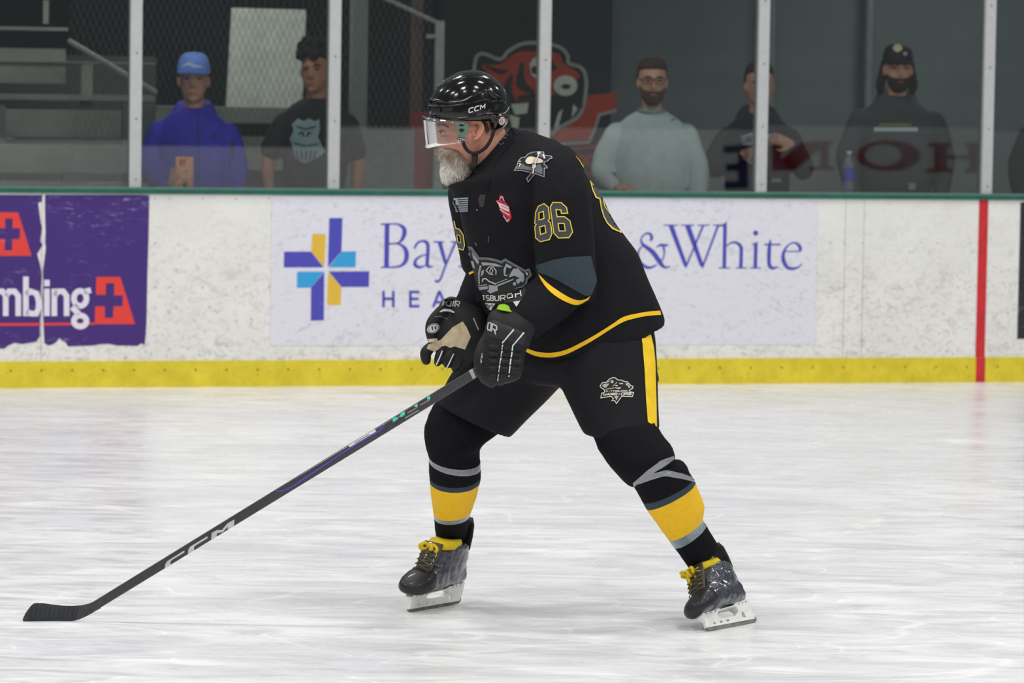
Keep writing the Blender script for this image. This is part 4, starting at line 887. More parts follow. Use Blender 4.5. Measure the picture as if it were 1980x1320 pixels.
sl = sock([(1140, 826, 1268, 815, 11.75, .105), (1146, 840, 1279, 838, 11.73, .112), (1157, 868, 1301, 866, 11.70, .112, .01), (1180, 902, 1304, 884, 11.69, .108, .01), (1213, 936, 1307, 890, 11.70, .085, .01), (1225, 940, 1322, 894, 11.70, .080, .012), (1242, 970, 1341, 925, 11.72, .078, .012), (1249, 983, 1345, 934, 11.75, .078, .012), (1272, 1015, 1362, 978, 11.80, .07, .01), (1292, 1043, 1359, 1004, 11.845, .062, .01), (1304, 1058, 1366, 1016, 11.87, .058, .01), (1318, 1078, 1378, 1036, 11.90, .054, .01), (1333, 1099, 1391, 1057, 11.93, .050, .01)],
     [0, 0, 0, 0, 0, 0, 2, 3, 3, 4, 0, 0, 0], 'sock')
sc_ = on_bvh(bvh(sl)); z6 = zoom(1120, 800, 3.0)
decal('tape_strip', [z6((312, 400), (390, 330), (470, 272), (545, 244), (552, 262), (480, 312), (400, 358), (330, 412), (316, 424)), z6((330, 400), (400, 350), (500, 326), (600, 346), (664, 372), (668, 396), (600, 378), (500, 360), (420, 380), (340, 408))], sc_, TAPE, sl, off=.0015, g=4, kind='stuff')

vc = on_bvh(bvh(vis)); hel_v = vis
decal('visor_mount_reflection', [z1((455, 640), (588, 642), (584, 700), (560, 770), (548, 802), (486, 792), (470, 720))], vc, mat('mount_reflection_green', RGB(92, 118, 102), .35), hel, off=.0014, g=3, kind='stuff')  # mount patch; its green is partly a reflection painted into the colour
decal('mount_marks', [z1((490, 668), (520, 658), (552, 670), (528, 682), (512, 682)), z1((492, 712), (520, 700), (554, 714), (530, 738), (510, 738))], vc, PBLK, hel, off=.0022, g=2, kind='stuff')
decal('mount_label', [z1((474, 800), (488, 790), (558, 796), (552, 826), (500, 830))], vc, PBLK, hel, off=.0022, g=2)
decal('mount_lettering', text_px('CCM', z1((488, 820))[0], z1((548, 820))[0], (0, -3.6), 1.0, .3), vc, PWHT, hel, off=.003, g=2, kind='stuff')
# --- gloves
GLV = mat('glove_black', RGB(24, 24, 27), .6, spec=.3, var=(60, .12), bump=(300, .25, .0008)); GLC = mat('glove_cuff', RGB(38, 38, 42), .55, spec=.3); GLW = mat('glove_white', RGB(214, 214, 216), .6); TAN = mat('glove_palm', RGB(188, 172, 140), .8, var=(60, .18)); LIME = mat('lime_band', RGB(140, 186, 30), .7)
z4 = zoom(790, 560, 6.6)
gL = union([loft_px([(980, 588, 1040, 632, 11.63, .058), (966, 594, 1036, 642, 11.615, .058), (946, 606, 1030, 650, 11.605, .060), (937, 638, 1024, 670, 11.60, .060), (926, 662, 1017, 678, 11.60, .055), (921, 690, 1014, 700, 11.60, .054), (921, 715, 1010, 720, 11.60, .054), (927, 735, 1004, 732, 11.60, .048), (938, 745, 985, 740, 11.60, .034)], 32),
            capsule([P(935, 662, 11.585), P(927, 690, 11.57), P(930, 718, 11.565)], [.016, .018, .016]),
            capsule([P(958, 700, 11.56), P(955, 726, 11.56), P(950, 742, 11.58)], [.016, .017, .014]), capsule([P(975, 700, 11.555), P(973, 724, 11.555), P(968, 738, 11.575)], [.016, .016, .013]),
            capsule([P(990, 700, 11.56), P(988, 720, 11.56), P(984, 732, 11.58)], [.015, .015, .012]), capsule([P(1003, 695, 11.57), P(1000, 714, 11.57), P(996, 726, 11.58)], [.013, .013, .011])], .0045, 3)
glo = mk('glove', gL, GLV, pl, label='black padded glove with white piping gripping the stick')
gc = on_bvh(bvh(glo))
lines = [[(943, 652), (941, 690), (941, 738)], [(971, 663), (968, 690), (962, 736)], [(991, 668), (988, 690), (982, 728)], [(1016, 674), (1014, 690), (1008, 726)]]
def lx(k, y):
    L = lines[k]
    for (a, b), (c, d) in zip(L, L[1:]):
        if y <= d or (c, d) == L[-1]: return a + (c - a) * (y - b) / (d - b)
rows = [664, 678, 691, 705, 720, 734]
for k in range(3):
    for a, b in zip(rows, rows[1:]):
        if k == 2 and b > 728: continue
        o = 1.2
        pad_px('finger_pad', ((lx(k, a) + o, a + .8 + k), (lx(k + 1, a) - o, a + 1.6 + k), (lx(k + 1, b) - o, b + k), (lx(k, b) + o, b - .8 + k)), gc, GLV, glo, .007, 6, 4)
pad_px('cuff_pad', z4((1000, 330), (1530, 560), (1480, 735), (945, 575)), gc, GLC, glo, .007, 12, 6)
gc2 = on_bvh(bvh(*([glo] + [c for c in glo.children])))
for a, b in (((1340, 510), (1195, 680)), ((1470, 545), (1325, 715))):
    decal('piping', [stroke(z4(a, b), 2.6)], gc2, GLW, glo, off=.0016, g=3)
for x0, x1 in ((1205, 1140), (1330, 1270)):
    for i, (a, b) in enumerate(((700, 765), (780, 850), (868, 945), (958, 1050), (1075, 1160))):
        if x0 == 1330: a, b = a + 12, b + 12
        if x0 == 1330 and i == 4: a, b = 1085, 1108
        t0 = (a - 690) / 470; t1 = (b - 690) / 470
        decal('piping', [stroke(z4((x0 + (x1 - x0) * t0, a), (x0 + (x1 - x0) * t1, b)), 2.6)], gc2, GLW, glo, off=.0022, g=3)
def block_letters(spec, z, w, cast, m, parent, nm):
    T = []
    for ch, a, b, up in spec: T += text_px(ch, z(a)[0], z(b)[0], up, w)
    return decal(nm, T, cast, m, parent, off=.0016, g=2, kind='stuff')
block_letters([('I', (968, 470), (990, 478), (2.2, -14)), ('O', (1010, 508), (1048, 522), (2.2, -14)), ('R', (1060, 535), (1115, 570), (2.8, -15))], z4, 2.4, gc2, mat('glove_silver', RGB(178, 178, 182), .6), glo, 'cuff_lettering')
block_letters([('A', (918, 935), (920, 905), (2, -.3)), ('L', (920, 900), (922, 878), (2, -.3)), ('P', (923, 872), (925, 850), (2, -.3)), ('H', (927, 845), (930, 815), (2, -.3))], z4, .8, gc2, GLW, glo, 'thumb_lettering')
mk('lime_band', loft_px([(960, 597, 996, 603, 11.60, .035), (965, 589, 992, 597, 11.615, .03), (975, 587, 988, 592, 11.62, .018)], 20), LIME, glo, smooth=True, label='lime green lining at the cuff')
gR = union([loft_px([(872, 572, 940, 600, 12.0, .050), (856, 580, 945, 616, 11.985, .056), (846, 595, 944, 642, 11.97, .052), (838, 612, 940, 668, 11.955, .048), (836, 640, 928, 690, 11.94, .040), (840, 662, 912, 706, 11.935, .034)], 32),
            capsule([P(856, 600, 11.93), P(838, 622, 11.915), P(834, 640, 11.91), (P(834, 655, 11.91))], [.020, .021, .020, .014]),
            capsule([P(842, 664, 11.93), P(824, 680, 11.92), P(824, 696, 11.925)], [.016, .0185, .016]), capsule([P(858, 668, 11.915), P(850, 688, 11.905), P(846, 701, 11.915)], [.014, .0155, .0125]),
            capsule([P(874, 676, 11.915), P(868, 694, 11.905), P(865, 705, 11.915)], [.014, .0155, .0125]), capsule([P(892, 682, 11.92), P(886, 700, 11.915), P(880, 712, 11.925)], [.015, .0155, .013])], .0042, 3)
glr = mk('glove', gR, GLV, pl, label='black glove with tan palm turned to the camera')
rc = on_bvh(bvh(glr))
decal('palm', [z4((500, 545), (560, 480), (690, 405), (740, 480), (792, 600), (720, 762), (640, 740), (590, 722), (530, 740), (470, 712), (420, 728), (380, 768), (330, 792), (230, 752), (262, 690), (330, 662), (410, 640))], rc, TAN, glr, off=.0016, g=3, label='worn tan leather palm')
decal('thumb_patch', [z4((220, 630), (360, 614), (380, 660), (255, 668))], rc, mat('thumb_tan', RGB(206, 196, 170), .8), glr, off=.0022, g=3)
decal('badge', [ell_px(*z4((316, 492))[0], 12.2, 8.6, 22, -.45)], rc, GLW, glr, off=.0016, g=3, label='white oval badge')
decal('badge_print', [stroke(ell_px(*z4((316, 492))[0], 10.2, 7.0, 22, -.45), .9, 0, True), stroke(z4((300, 470), (305, 515)), 2), stroke(z4((335, 472), (338, 505)), 2), stroke(z4((290, 478), (312, 470)), 1.2), stroke(z4((328, 474), (350, 468)), 1.2), stroke(z4((270, 512), (280, 508)), 1)], rc, PBLK, glr, off=.0026, g=2, kind='stuff')
decal('piping', [stroke(z4((430, 780), (385, 890), (338, 990)), 2.2)], rc, GLW, glr, off=.0016, g=3)
decal('piping', [stroke(z4((572, 815), (525, 920), (478, 1012)), 2.2)], rc, GLW, glr, off=.0016, g=3)
decal('piping', [stroke(z4((825, 360), (890, 515)), 2.4)], rc, SILV, glr, off=.0016, g=3)
decal('piping', [stroke(z4((398, 285), (450, 262), (520, 265), (585, 292)), [1.5, 4, 4.6, 2.5], 4)], rc, GLW, glr, off=.0016, g=3)
decal('seam', [stroke(z4((335, 345), (420, 338)), .8), stroke(z4((430, 348), (500, 378)), .8), stroke(z4((540, 100), (640, 98), (700, 130)), .8, 3)], rc, SILV, glr, off=.0016, g=3, kind='stuff')
pad_px('cuff_pad', z4((430, 125), (660, 110), (650, 235), (385, 225)), rc, GLC, glr, .006, 8, 5)
rc2 = on_bvh(bvh(*([glr] + [c for c in glr.children if c.name.startswith('cuff')])))
block_letters([('I', (425, 200), (445, 205), (2.4, -8)), ('O', (480, 205), (535, 212), (2, -9.5)), ('I', (555, 210), (570, 214), (2, -9.5)), ('R', (590, 216), (640, 222), (1.8, -10))], z4, 2.2, rc2, mat('glove_silver', RGB(178, 178, 182), .6), glr, 'cuff_lettering')
# --- skates
BOOT = mat('boot_shell', RGB(44, 46, 60), .10, spec=.6, coat=.8, var=(14, .25), bump=(48, .9, .009)); TOE = mat('toe_cap', RGB(26, 26, 30), .5, spec=.4, coat=.1, bump=(60, .2, .002))
HOLD = mat('holder_white', RGB(226, 228, 222), .4, var=(25, .08)); STEEL = mat('steel', RGB(120, 118, 112), .35, .7, var=(60, .35)); LACE = mat('lace_gold', RGB(214, 186, 26), .8, bump=(500, .3, .001)); FELT = mat('tongue', RGB(58, 52, 34), .6, coat=.5, bump=(60, .4, .004)); DARKG = mat('guard_black', RGB(20, 20, 22), .5)
def xform(O, fw, phi):
    fw = Vector(fw).normalized(); up = Vector((0, 0, 1)); lat = up.cross(fw)
    u = up * math.cos(phi) + lat * math.sin(phi); l2 = u.cross(fw)
    M = Matrix((fw, l2, u)).transposed().to_4x4(); M.translation = O; return M
def V3(x, y, z): return Vector((x, y, z))
def skate(O, fw, phi, lab, bow):
    M = xform(O, fw, phi); X = lambda vf: ([M @ Vector(q) for q in vf[0]], vf[1])
    sk = empty('skate', M @ V3(0, 0, 0), None, None); sk['label'] = lab; sk.parent = pl
    def sec(x, hw, z0, z1, p=.8): return (V3(x, 0, (z0 + z1) / 2), V3(0, hw, 0), V3(0, 0, (z1 - z0) / 2), p)
    def hsec(z, x0, x1, hw): return (V3((x0 + x1) / 2, 0, z), V3((x1 - x0) / 2, 0, 0), V3(0, hw, 0), .9)
    def zs(x): return .066 - .062 * x          # the sole rises towards the heel
    foot = loft([sec(-.118, .018, .080, .125), sec(-.108, .034, zs(-.108), .15), sec(-.07, .040, zs(-.07), .158), sec(-.02, .043, zs(-.02), .162), sec(.03, .046, zs(.03), .156), sec(.07, .050, zs(.07), .150), sec(.11, .051, zs(.11), .124), sec(.135, .046, zs(.135), .106), sec(.150, .034, .060, .096)], 28)
    ank = loft([hsec(.09, -.120, .074, .041), hsec(.125, -.123, .070, .046), hsec(.155, -.124, .058, .049), hsec(.18, -.123, .046, .051), hsec(.200, -.118, .034, .051), hsec(.209, -.108, .022, .044)], 28)
    b = union([X(foot), X(ank)], .004, 3)
    bm = bmesh.new(); bm.from_mesh(b); bm.normal_update()
    for q in bm.verts: q.co += q.normal * (noise.noise(q.co * 22) * .0035 + noise.noise(q.co * 62) * .0022)
    bm.to_mesh(b); bm.free()
    mk('boot', b, BOOT, sk, label='glossy dark blue-grey boot')
    mk('toe_cap', X(loft([sec(.080, .0525, .060, .142), sec(.105, .0545, .058, .134), sec(.135, .050, .0575, .120), sec(.155, .041, .060, .107), sec(.167, .026, .065, .098), sec(.173, .008, .072, .090)], 28)), TOE, sk, smooth=True)
    mk('tongue', X(loft([(V3(.090, 0, .128), V3(0, .030, 0), V3(.006, 0, .008)), (V3(.078, 0, .150), V3(0, .032, 0), V3(.008, 0, .010)), (V3(.064, 0, .172), V3(0, .036, 0), V3(.010, 0, .006)), (V3(.052, 0, .195), V3(0, .038, 0), V3(.012, 0, .004)), (V3(.042, 0, .218), V3(0, .036, 0), V3(.010, 0, .003))], 20)), FELT, sk, smooth=True)
    for i in range(5):
        t = i / 4; a = V3(.098 - .036 * t, 0, .134 + .058 * t)
        for s in (1, -1):
            p0 = a + V3(.004, s * .030, 0); p1 = a + V3(-.010, -s * .030, .014); m = (p0 + p1) / 2 + V3(.008, 0, .008)
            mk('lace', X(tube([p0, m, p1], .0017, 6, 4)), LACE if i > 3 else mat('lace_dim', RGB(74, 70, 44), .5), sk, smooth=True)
    for k, (dx, dy, dz) in enumerate(bow):
        c = V3(.058, -.006, .204)
        mk('lace_loop', X(tube([c, c + V3(dx * .6, dy * .5, dz * .2 + .010), c + V3(dx, dy, dz), c + V3(dx * .7, dy * .7, dz - .012), c + V3(.002, dy * .2, -.004)], .0052, 7, 5)), LACE, sk, smooth=True)
    mk('lace_wrap', X(loft([hsec(.198, -.080, .052, .046), hsec(.212, -.080, .046, .047), hsec(.222, -.076, .038, .044)], 24)), LACE, sk, smooth=True)
    mk('tendon_guard', X(loft([(V3(-.112, 0, .185), V3(0, .032, 0), V3(.008, 0, 0)), (V3(-.124, 0, .225), V3(0, .030, 0), V3(.007, 0, 0)), (V3(-.132, 0, .262), V3(0, .026, 0), V3(.006, 0, 0)), (V3(-.134, 0, .285), V3(0, .016, 0), V3(.005, 0, 0))], 20)), DARKG, sk, smooth=True)
    mk('pull_tab', X(bevbox(-.138, -.116, -.012, .012, .150, .182, .003)), DARKG, sk)
    # holder: side outline with windows, thicker at the sole
    out = [(.142, .061), (.150, .052), (.142, .032), (.150, .012), (-.120, .012), (-.132, .026), (-.118, .076), (-.040, .070), (-.030, .064), (.046, .060), (.054, .064)]
    hole = [(.062, .054), (.068, .044), (.052, .035), (.010, .032), (-.030, .034), (-.050, .046), (-.040, .060), (.0, .0600), (.044, .0570)]
    h2 = [(-.082, .022), (-.060, .022), (-.066, .040), (-.078, .040)]; h3 = [(.088, .019), (.106, .019), (.097, .029)]; h4 = [(.052, .019), (.066, .019), (.066, .026), (.052, .026)]; h5 = [(.014, .019), (.030, .019), (.030, .026), (.014, .026)]
    loops = [out, hole, h2, h3, h4, h5]
    v2, f2 = tri2d(loops, .012)
    def th(z): return .0045 + max(0, (z - .03)) * .36
    n = len(v2); vv = [V3(x, th(z), z) for x, z in v2] + [V3(x, -th(z), z) for x, z in v2]; ff = []
    for a, b_, c in f2: ff += [(a, b_, c), (n + c, n + b_, n + a)]
    from collections import Counter
    ec = Counter(); 
    for t3 in f2:
        for i in range(3): ec[tuple(sorted((t3[i], t3[(i + 1) % 3])))] += 1
    for (a, b_), k in ec.items():
        if k == 1: ff.append((a, b_, n + b_, n + a))
    ho_ = mk('blade_holder', X((vv, ff)), HOLD, sk)
    r_out = [(.148, .014), (.153, .010), (.142, .002), (.10, 0), (-.08, 0), (-.124, .003), (-.134, .012), (-.132, .022), (-.120, .014)]
    v2, f2 = tri2d([r_out], .02); n = len(v2); vv = [V3(x, .0020, z) for x, z in v2] + [V3(x, -.0020, z) for x, z in v2]; ff = []
    for a, b_, c in f2: ff += [(a, b_, c), (n + c, n + b_, n + a)]
    ec = Counter()
    for t3 in f2:
        for i in range(3): ec[tuple(sorted((t3[i], t3[(i + 1) % 3])))] += 1
    for (a, b_), k in ec.items():
        if k == 1: ff.append((a, b_, n + b_, n + a))
    mk('runner', X((vv, ff)), STEEL, sk)
    mb = MB()
    for x in (.125, .10, .075, -.06, -.08, -.1):
        mb.add(*ellipsoid((x, -th(zs(x) - .004) - .0002, zs(x) - .004), .0025, .001, .0025, 8, 6)); mb.add(*ellipsoid((x, th(zs(x) - .004) + .0002, zs(x) - .004), .0025, .001, .0025, 8, 6))
    mk('rivets', X(mb.mesh()), DARKG, sk, kind='stuff')
    return sk
oL = ground(1420, 1211); oR = ground(842, 1175)
skL = skate(oL, (-.60, -.80, 0), math.radians(-36), 'dark glossy skate planted out behind with gold laces', [(.022, .024, .008), (.026, .004, .002), (.020, -.010, -.026), (.012, -.028, .018), (.010, .014, -.030), (-.004, -.040, .012)])
skR = skate(oR, (-.58, -.815, 0), math.radians(6), 'dark glossy skate under the front leg', [(.012, .020, .004), (.014, -.020, .004), (.004, -.036, -.002), (.004, .034, -.002)])
# --- hockey stick
CARB = mat('carbon_shaft', RGB(46, 46, 50), .4, spec=.5, coat=.2, var=(90, .2)); TAPB = mat('blade_tape', RGB(44, 48, 53), .8, var=(40, .2), bump=(120, .6, .002))
a = P(988, 677.8, 11.585); b = P(176, 1175.5, 11.72)
d = (a - b).normalized(); side_ = d.cross(Vector((0, 1, 0))).normalized(); dep = side_.cross(d).normalized()
def srect(c, hw, hd): return (c, side_ * hw, dep * hd, .35)
sh = loft([srect(a, .0148, .0105), srect(a + (b - a) * .35, .0148, .0105), srect(a + (b - a) * .8, .0142, .0095), srect(b, .0138, .007)], 24)
st = mk('hockey_stick', sh, CARB, label='black carbon hockey stick held low with its blade on the ice', cat='hockey stick', smooth=False)
zM = zoom(30, 1140, 9.9)
bl_ = zM((135, 585), (150, 525), (200, 430), (290, 310), (340, 265), (400, 250), (560, 258), (720, 280), (900, 300), (1080, 305), (1280, 292), (1400, 262), (1520, 215), (1640, 350), (1560, 390), (1450, 455), (1330, 520), (1230, 562), (1130, 592), (1000, 602), (760, 622), (500, 632), (260, 645), (175, 640))
v2, f2 = tri2d([bl_], 5); vv = []; ff = []; n = len(v2)
for s in (-1, 1):
    for x, y in v2:
        k = max(0, (150 - x) / 110); vv.append(P(x, y, 11.722 - .022 * k * k + s * .0028 * (1 if x < 165 else 1.6)))
for q in vv: q.z = max(q.z, .001)
for a_, b_, c_ in f2: ff += [(a_, b_, c_), (n + c_, n + b_, n + a_)]
from collections import Counter
ec = Counter()
for t3 in f2:
    for i in range(3): ec[tuple(sorted((t3[i], t3[(i + 1) % 3])))] += 1
for (a_, b_), k in ec.items():
    if k == 1: ff.append((a_, b_, n + b_, n + a_))
bld = mk('blade', (vv, ff), CARB, st)
bc = on_bvh(bvh(bld))
for i in range(11):          # overlapping wraps of cloth tape
    x0 = 1180 - i * 88; x1 = x0 - 84
    yt = lambda x: 300 if x > 800 else 258 + (x - 400) * .1 if x > 340 else 268 + (340 - x) * .75
    yb = lambda x: 588 + (1130 - x) * .06
    if x1 < 200: x1 = 175
    pad_px('tape_wrap', zM((x0 + 30, yt(x0 + 30) + 4), (x1 + 34, yt(x1 + 34) + 4), (x1 - 30 if x1 > 230 else 160, yb(x1) - 4), (x0 - 34, yb(x0) - 4)), bc, TAPB, st, .0032, 5, 8, .0004, 3)
    if x1 <= 230: break
tcast = on_bvh(bvh(st)); zK = zoom(300, 980, 10.156); zL = zoom(660, 700, 7.071)
decal('logo', [zK((190, 1200), (200, 1120), (240, 1060), (300, 1020), (575, 850), (575, 890), (330, 1040), (305, 1070), (300, 1135)), zK((448, 1048), (560, 968), (560, 985), (455, 1050)),
    zK((642, 925), (650, 840), (690, 775), (740, 745), (1028, 570), (1028, 612), (800, 750), (765, 785), (762, 850)), zK((895, 765), (1018, 685), (1018, 700), (900, 770)),
    zK((1100, 640), (1110, 505), (1215, 450), (1310, 450), (1420, 320), (1560, 240), (1548, 370), (1425, 440), (1425, 385), (1330, 490), (1230, 510), (1210, 530), (1210, 575))], tcast, mat('stick_logo', RGB(196, 194, 188), .5), st, off=.0008, g=3, label='large silver lettering', kind='stuff')
TEAL = mat('stick_teal', RGB(78, 206, 176), .45)
decal('logo_upper', [zL((700, 770), (745, 745), (750, 760), (800, 735), (820, 695), (868, 672), (870, 715), (830, 748), (790, 745), (760, 790), (705, 822)), zL((1000, 590), (1042, 565), (1045, 610), (1000, 612)), zL((1172, 480), (1215, 458), (1215, 505), (1172, 510))], tcast, TEAL, st, off=.0008, g=3, label='small teal lettering', kind='stuff')
decal('logo_upper_grey', [stroke(zL((905, 692), (990, 648), (1040, 612)), 2), stroke(zL((1075, 588), (1160, 540), (1212, 508)), 2), stroke(zL((870, 765), (1060, 655)), 2.2)], tcast, mat('stick_grey', RGB(150, 140, 128), .5), st, off=.0008, g=3, kind='stuff')
decal('spec_label', [zL((95, 1140), (455, 915), (480, 945), (118, 1168))], tcast, PWHT, st, off=.0008, g=4, label='white specification label')
decal('spec_print', [stroke(zL((180, 1105), (380, 985)), .8)], tcast, PBLK, st, off=.0014, g=4)
decal('purple_line', [stroke([(533, 949), (548, 948), (566, 940)] + zL((0, 1250), (130, 1165), (480, 960), (560, 900), (600, 840)), [2.4, 2.8, 3, 3, 3.4, 3.6, 3, 2])], tcast, mat('stick_purple', RGB(84, 66, 170), .45), st, off=.0008, g=5)
decal('grip_print', [stroke(zL((120, 1225), (480, 1000)), 2.2)], tcast, mat('stick_dim', RGB(78, 74, 72), .5), st, off=.0008, g=5)
decal('tape_ring', [zL((1745, 120), (1795, 92), (1840, 205), (1800, 232))], tcast, mat('tape_grey', RGB(168, 168, 162), .6), st, off=.0012, g=4)
# ================================================================== SPECTATORS behind the glass
def hand(c, fwd, up, sgn, curl=.5):
    """palm, four fingers and a thumb at wrist point c; fwd = finger direction, up = back of the hand"""
    f = fwd.normalized(); u = (up - f * up.dot(f)).normalized(); s = f.cross(u) * sgn; out = []
    out.append(capsule([c, c + f * .05, c + f * .085], [.026, .034, .030], 12, 3, (u, .55)))
    for i, (k, L) in enumerate(((-.027, .062), (-.009, .072), (.009, .068), (.026, .052))):
        b = c + f * .088 + s * k; d1 = (f - u * curl * .7).normalized(); d2 = (f * .6 - u * curl * 1.4).normalized()
        out.append(capsule([b, b + d1 * L * .5, b + d1 * L * .5 + d2 * L * .5], [.0095, .009, .0075], 8, 2))
    b = c + f * .030 - s * .030; out.append(capsule([b, b - s * .022 + f * .026, b - s * .026 + f * .052 - u * .01], [.011, .010, .008], 8, 2))
    return out
def spectator(cx, ytop, off, lab, sw, top, topname, skin, hairm, yaw=0, hs=1.06, armsL=None, armsR=None, bare=False, pants=None, detail=None):
    s, zt = sz(cx, ytop, off); base = BP(s, off, 0)
    R = Matrix.Rotation(yaw, 3, 'Z')
    def L(x, y, z): return base + Vector((x, y, zt + z))
    def H(x, y, z): return L(0, 0, 0) + R @ Vector((x * hs, y * hs, 0)) + Vector((0, 0, z * hs))
    def hr(z, hw, yf, yb, p=1.0): 
        c = H(0, (yf + yb) / 2, z); return (c, R @ Vector((hw * hs, 0, 0)), R @ Vector((0, (yb - yf) / 2 * hs, 0)), p)
    head = loft([hr(*q) for q in catmull([(-.002, .02, -.02, .03), (-.012, .048, -.05, .06), (-.04, .070, -.078, .088), (-.08, .077, -.092, .098), (-.12, .076, -.095, .096), (-.15, .072, -.094, .085), (-.18, .066, -.093, .065), (-.205, .057, -.092, .04), (-.228, .042, -.088, .02), (-.242, .024, -.076, .0)], 3)], 24)
    parts = [head, loft([hr(-.105, .008, -.10, -.07), hr(-.13, .011, -.108, -.07), hr(-.152, .016, -.119, -.07), hr(-.164, .017, -.113, -.07), hr(-.17, .010, -.10, -.07)], 14),
             ellipsoid(H(0, -.086, -.098), .058 * hs, .016, .010), ellipsoid(H(0, -.091, -.197), .024, .008, .008), ellipsoid(H(0, -.086, -.232), .022, .014, .012)]
    for sg in (-1, 1): parts.append(ellipsoid(H(sg * .080, 0, -.135), .010, .018, .030))
    parts.append(capsule([H(0, .015, -.19), L(0, .02, -.30 * hs), L(0, .03, -.36)], [.055 * hs, .056, .07], 16))
    parts.append(loft([(L(0, .01, -.33), Vector((.11, 0, 0)), Vector((0, .06, 0))), (L(0, 0, -.42), Vector((sw - .10, 0, 0)), Vector((0, .09, 0))), (L(0, 0, -.7), Vector((sw - .12, 0, 0)), Vector((0, .09, 0))), (L(0, 0, -.92), Vector((sw - .10, 0, 0)), Vector((0, .10, 0)))], 20))
    sleeves = []
    for sg, a in ((-1, armsL), (1, armsR)):
        el, wr = a[0], a[1]; sh = (sg * (sw - .074), .0, -.425)
        parts.append(capsule([L(*sh), L(*el), L(*wr)], [.048, .040, .028], 14))
        parts += hand(L(*wr), Vector(a[2]), Vector(a[3]), sg, a[4] if len(a) > 4 else .5)
        if bare:
            m = [sh[i] + (el[i] - sh[i]) * .72 for i in range(3)]
            sleeves.append(capsule([L(*sh), L(*m)], [.068, .068], 16))
        else:
            w2 = [el[i] + (wr[i] - el[i]) * .93 for i in range(3)]
            sleeves.append(capsule([L(*sh), L(*el), L(*w2)], [.070, .062, .042], 16))
    fz = -zt
    for sg in (-1, 1): parts.append(capsule([L(sg * .09, 0, -.88), L(sg * .10, -.01, fz + .5), L(sg * .10, .02, fz + .07)], [.07, .05, .035], 12))
    pr = mk('person', union(parts, .007, 3), skin, label=lab, cat='person')
    tor = loft([(L(0, y, z), Vector((a, 0, 0)), Vector((0, b, 0)), p) for z, a, b, y, p in ((-.278, .066, .064, .022, 1), (-.295, .092, .078, .022, 1), (-.32, .135, .092, .016, 1), (-.352, .175, .104, .010, 1), (-.395, sw - .058, .114, .004, 1), (-.45, sw - .046, .124, 0, .95), (-.52, sw - .055, .132, 0, .95), (-.66, sw - .065, .135, 0, .9), (-.82, sw - .075, .135, 0, .9), (-.92, sw - .07, .13, 0, .9), (-.925, sw - .12, .09, 0, .9))], 32)
    cm = union([tor] + sleeves + (detail(L, H) if detail else []), .0085, 4)
    bm = bmesh.new(); bm.from_mesh(cm); bm.normal_update()
    for q in bm.verts: q.co += q.normal * (noise.noise(Vector((q.co.x * 11, q.co.y * 9, q.co.z * 8))) * .007)
    bm.to_mesh(cm); bm.free()
    cl = mk(topname, cm, top, pr, smooth=True)
    tm = pants or mat('trouser_dark', RGB(40, 42, 50), .85)
    mk('trousers', union([loft([(L(0, 0, -.86), Vector((sw - .085, 0, 0)), Vector((0, .115, 0))), (L(0, 0, -.98), Vector((sw - .09, 0, 0)), Vector((0, .12, 0)))], 24)] + [capsule([L(sg * .092, 0, -.93), L(sg * .10, -.01, fz + .5), L(sg * .10, .02, fz + .10)], [.098, .078, .062], 16) for sg in (-1, 1)], .012, 2), tm, pr)
    for sg in (-1, 1):
        mk('shoe', loft([(L(sg * .10, .07, fz + .045), Vector((.034, 0, 0)), Vector((0, 0, .043)), .8), (L(sg * .10, 0, fz + .05), Vector((.045, 0, 0)), Vector((0, 0, .048)), .8), (L(sg * .10, -.11, fz + .035), Vector((.048, 0, 0)), Vector((0, 0, .034)), .8), (L(sg * .10, -.19, fz + .026), Vector((.030, 0, 0)), Vector((0, 0, .025)), .8)], 18), mat('shoe_dark', RGB(48, 48, 50), .7), pr, smooth=True)
    ED = mat('eye_dark', RGB(34, 28, 26), .3)
    for sg in (-1, 1):
        mk('eye', ellipsoid(H(sg * .032, -.0895, -.118), .012, .006, .0055, 12, 8), ED, pr, smooth=True)
        mk('eyebrow', capsule([H(sg * .016, -.099, -.100), H(sg * .034, -.097, -.094), H(sg * .052, -.084, -.100)], [.004, .005, .003], 8, 3), hairm, pr, smooth=True)
    mk('mouth', ellipsoid(H(0, -.0955, -.197), .022, .006, .0035, 12, 8), mat('lip', RGB(140, 80, 74), .6), pr, smooth=True)
    return pr, cl, L, H, hr
SK = lambda n, r, g, b: mat('skin_' + n, RGB(r, g, b), .6, var=(30, .1))
HB = mat('hair_black', RGB(22, 20, 20), .8, bump=(150, .8, .006)); HBR = mat('hair_brown', RGB(66, 48, 38), .85, bump=(200, .8, .004)); HDK = mat('hair_dark', RGB(40, 32, 28), .85, bump=(200, .8, .004))
def hair_cap(pr, hr, m, zs, nm='hair'):
    return mk(nm, loft([hr(*q) for q in catmull(zs, 3)], 28), m, pr, smooth=True)
OFF = -.55
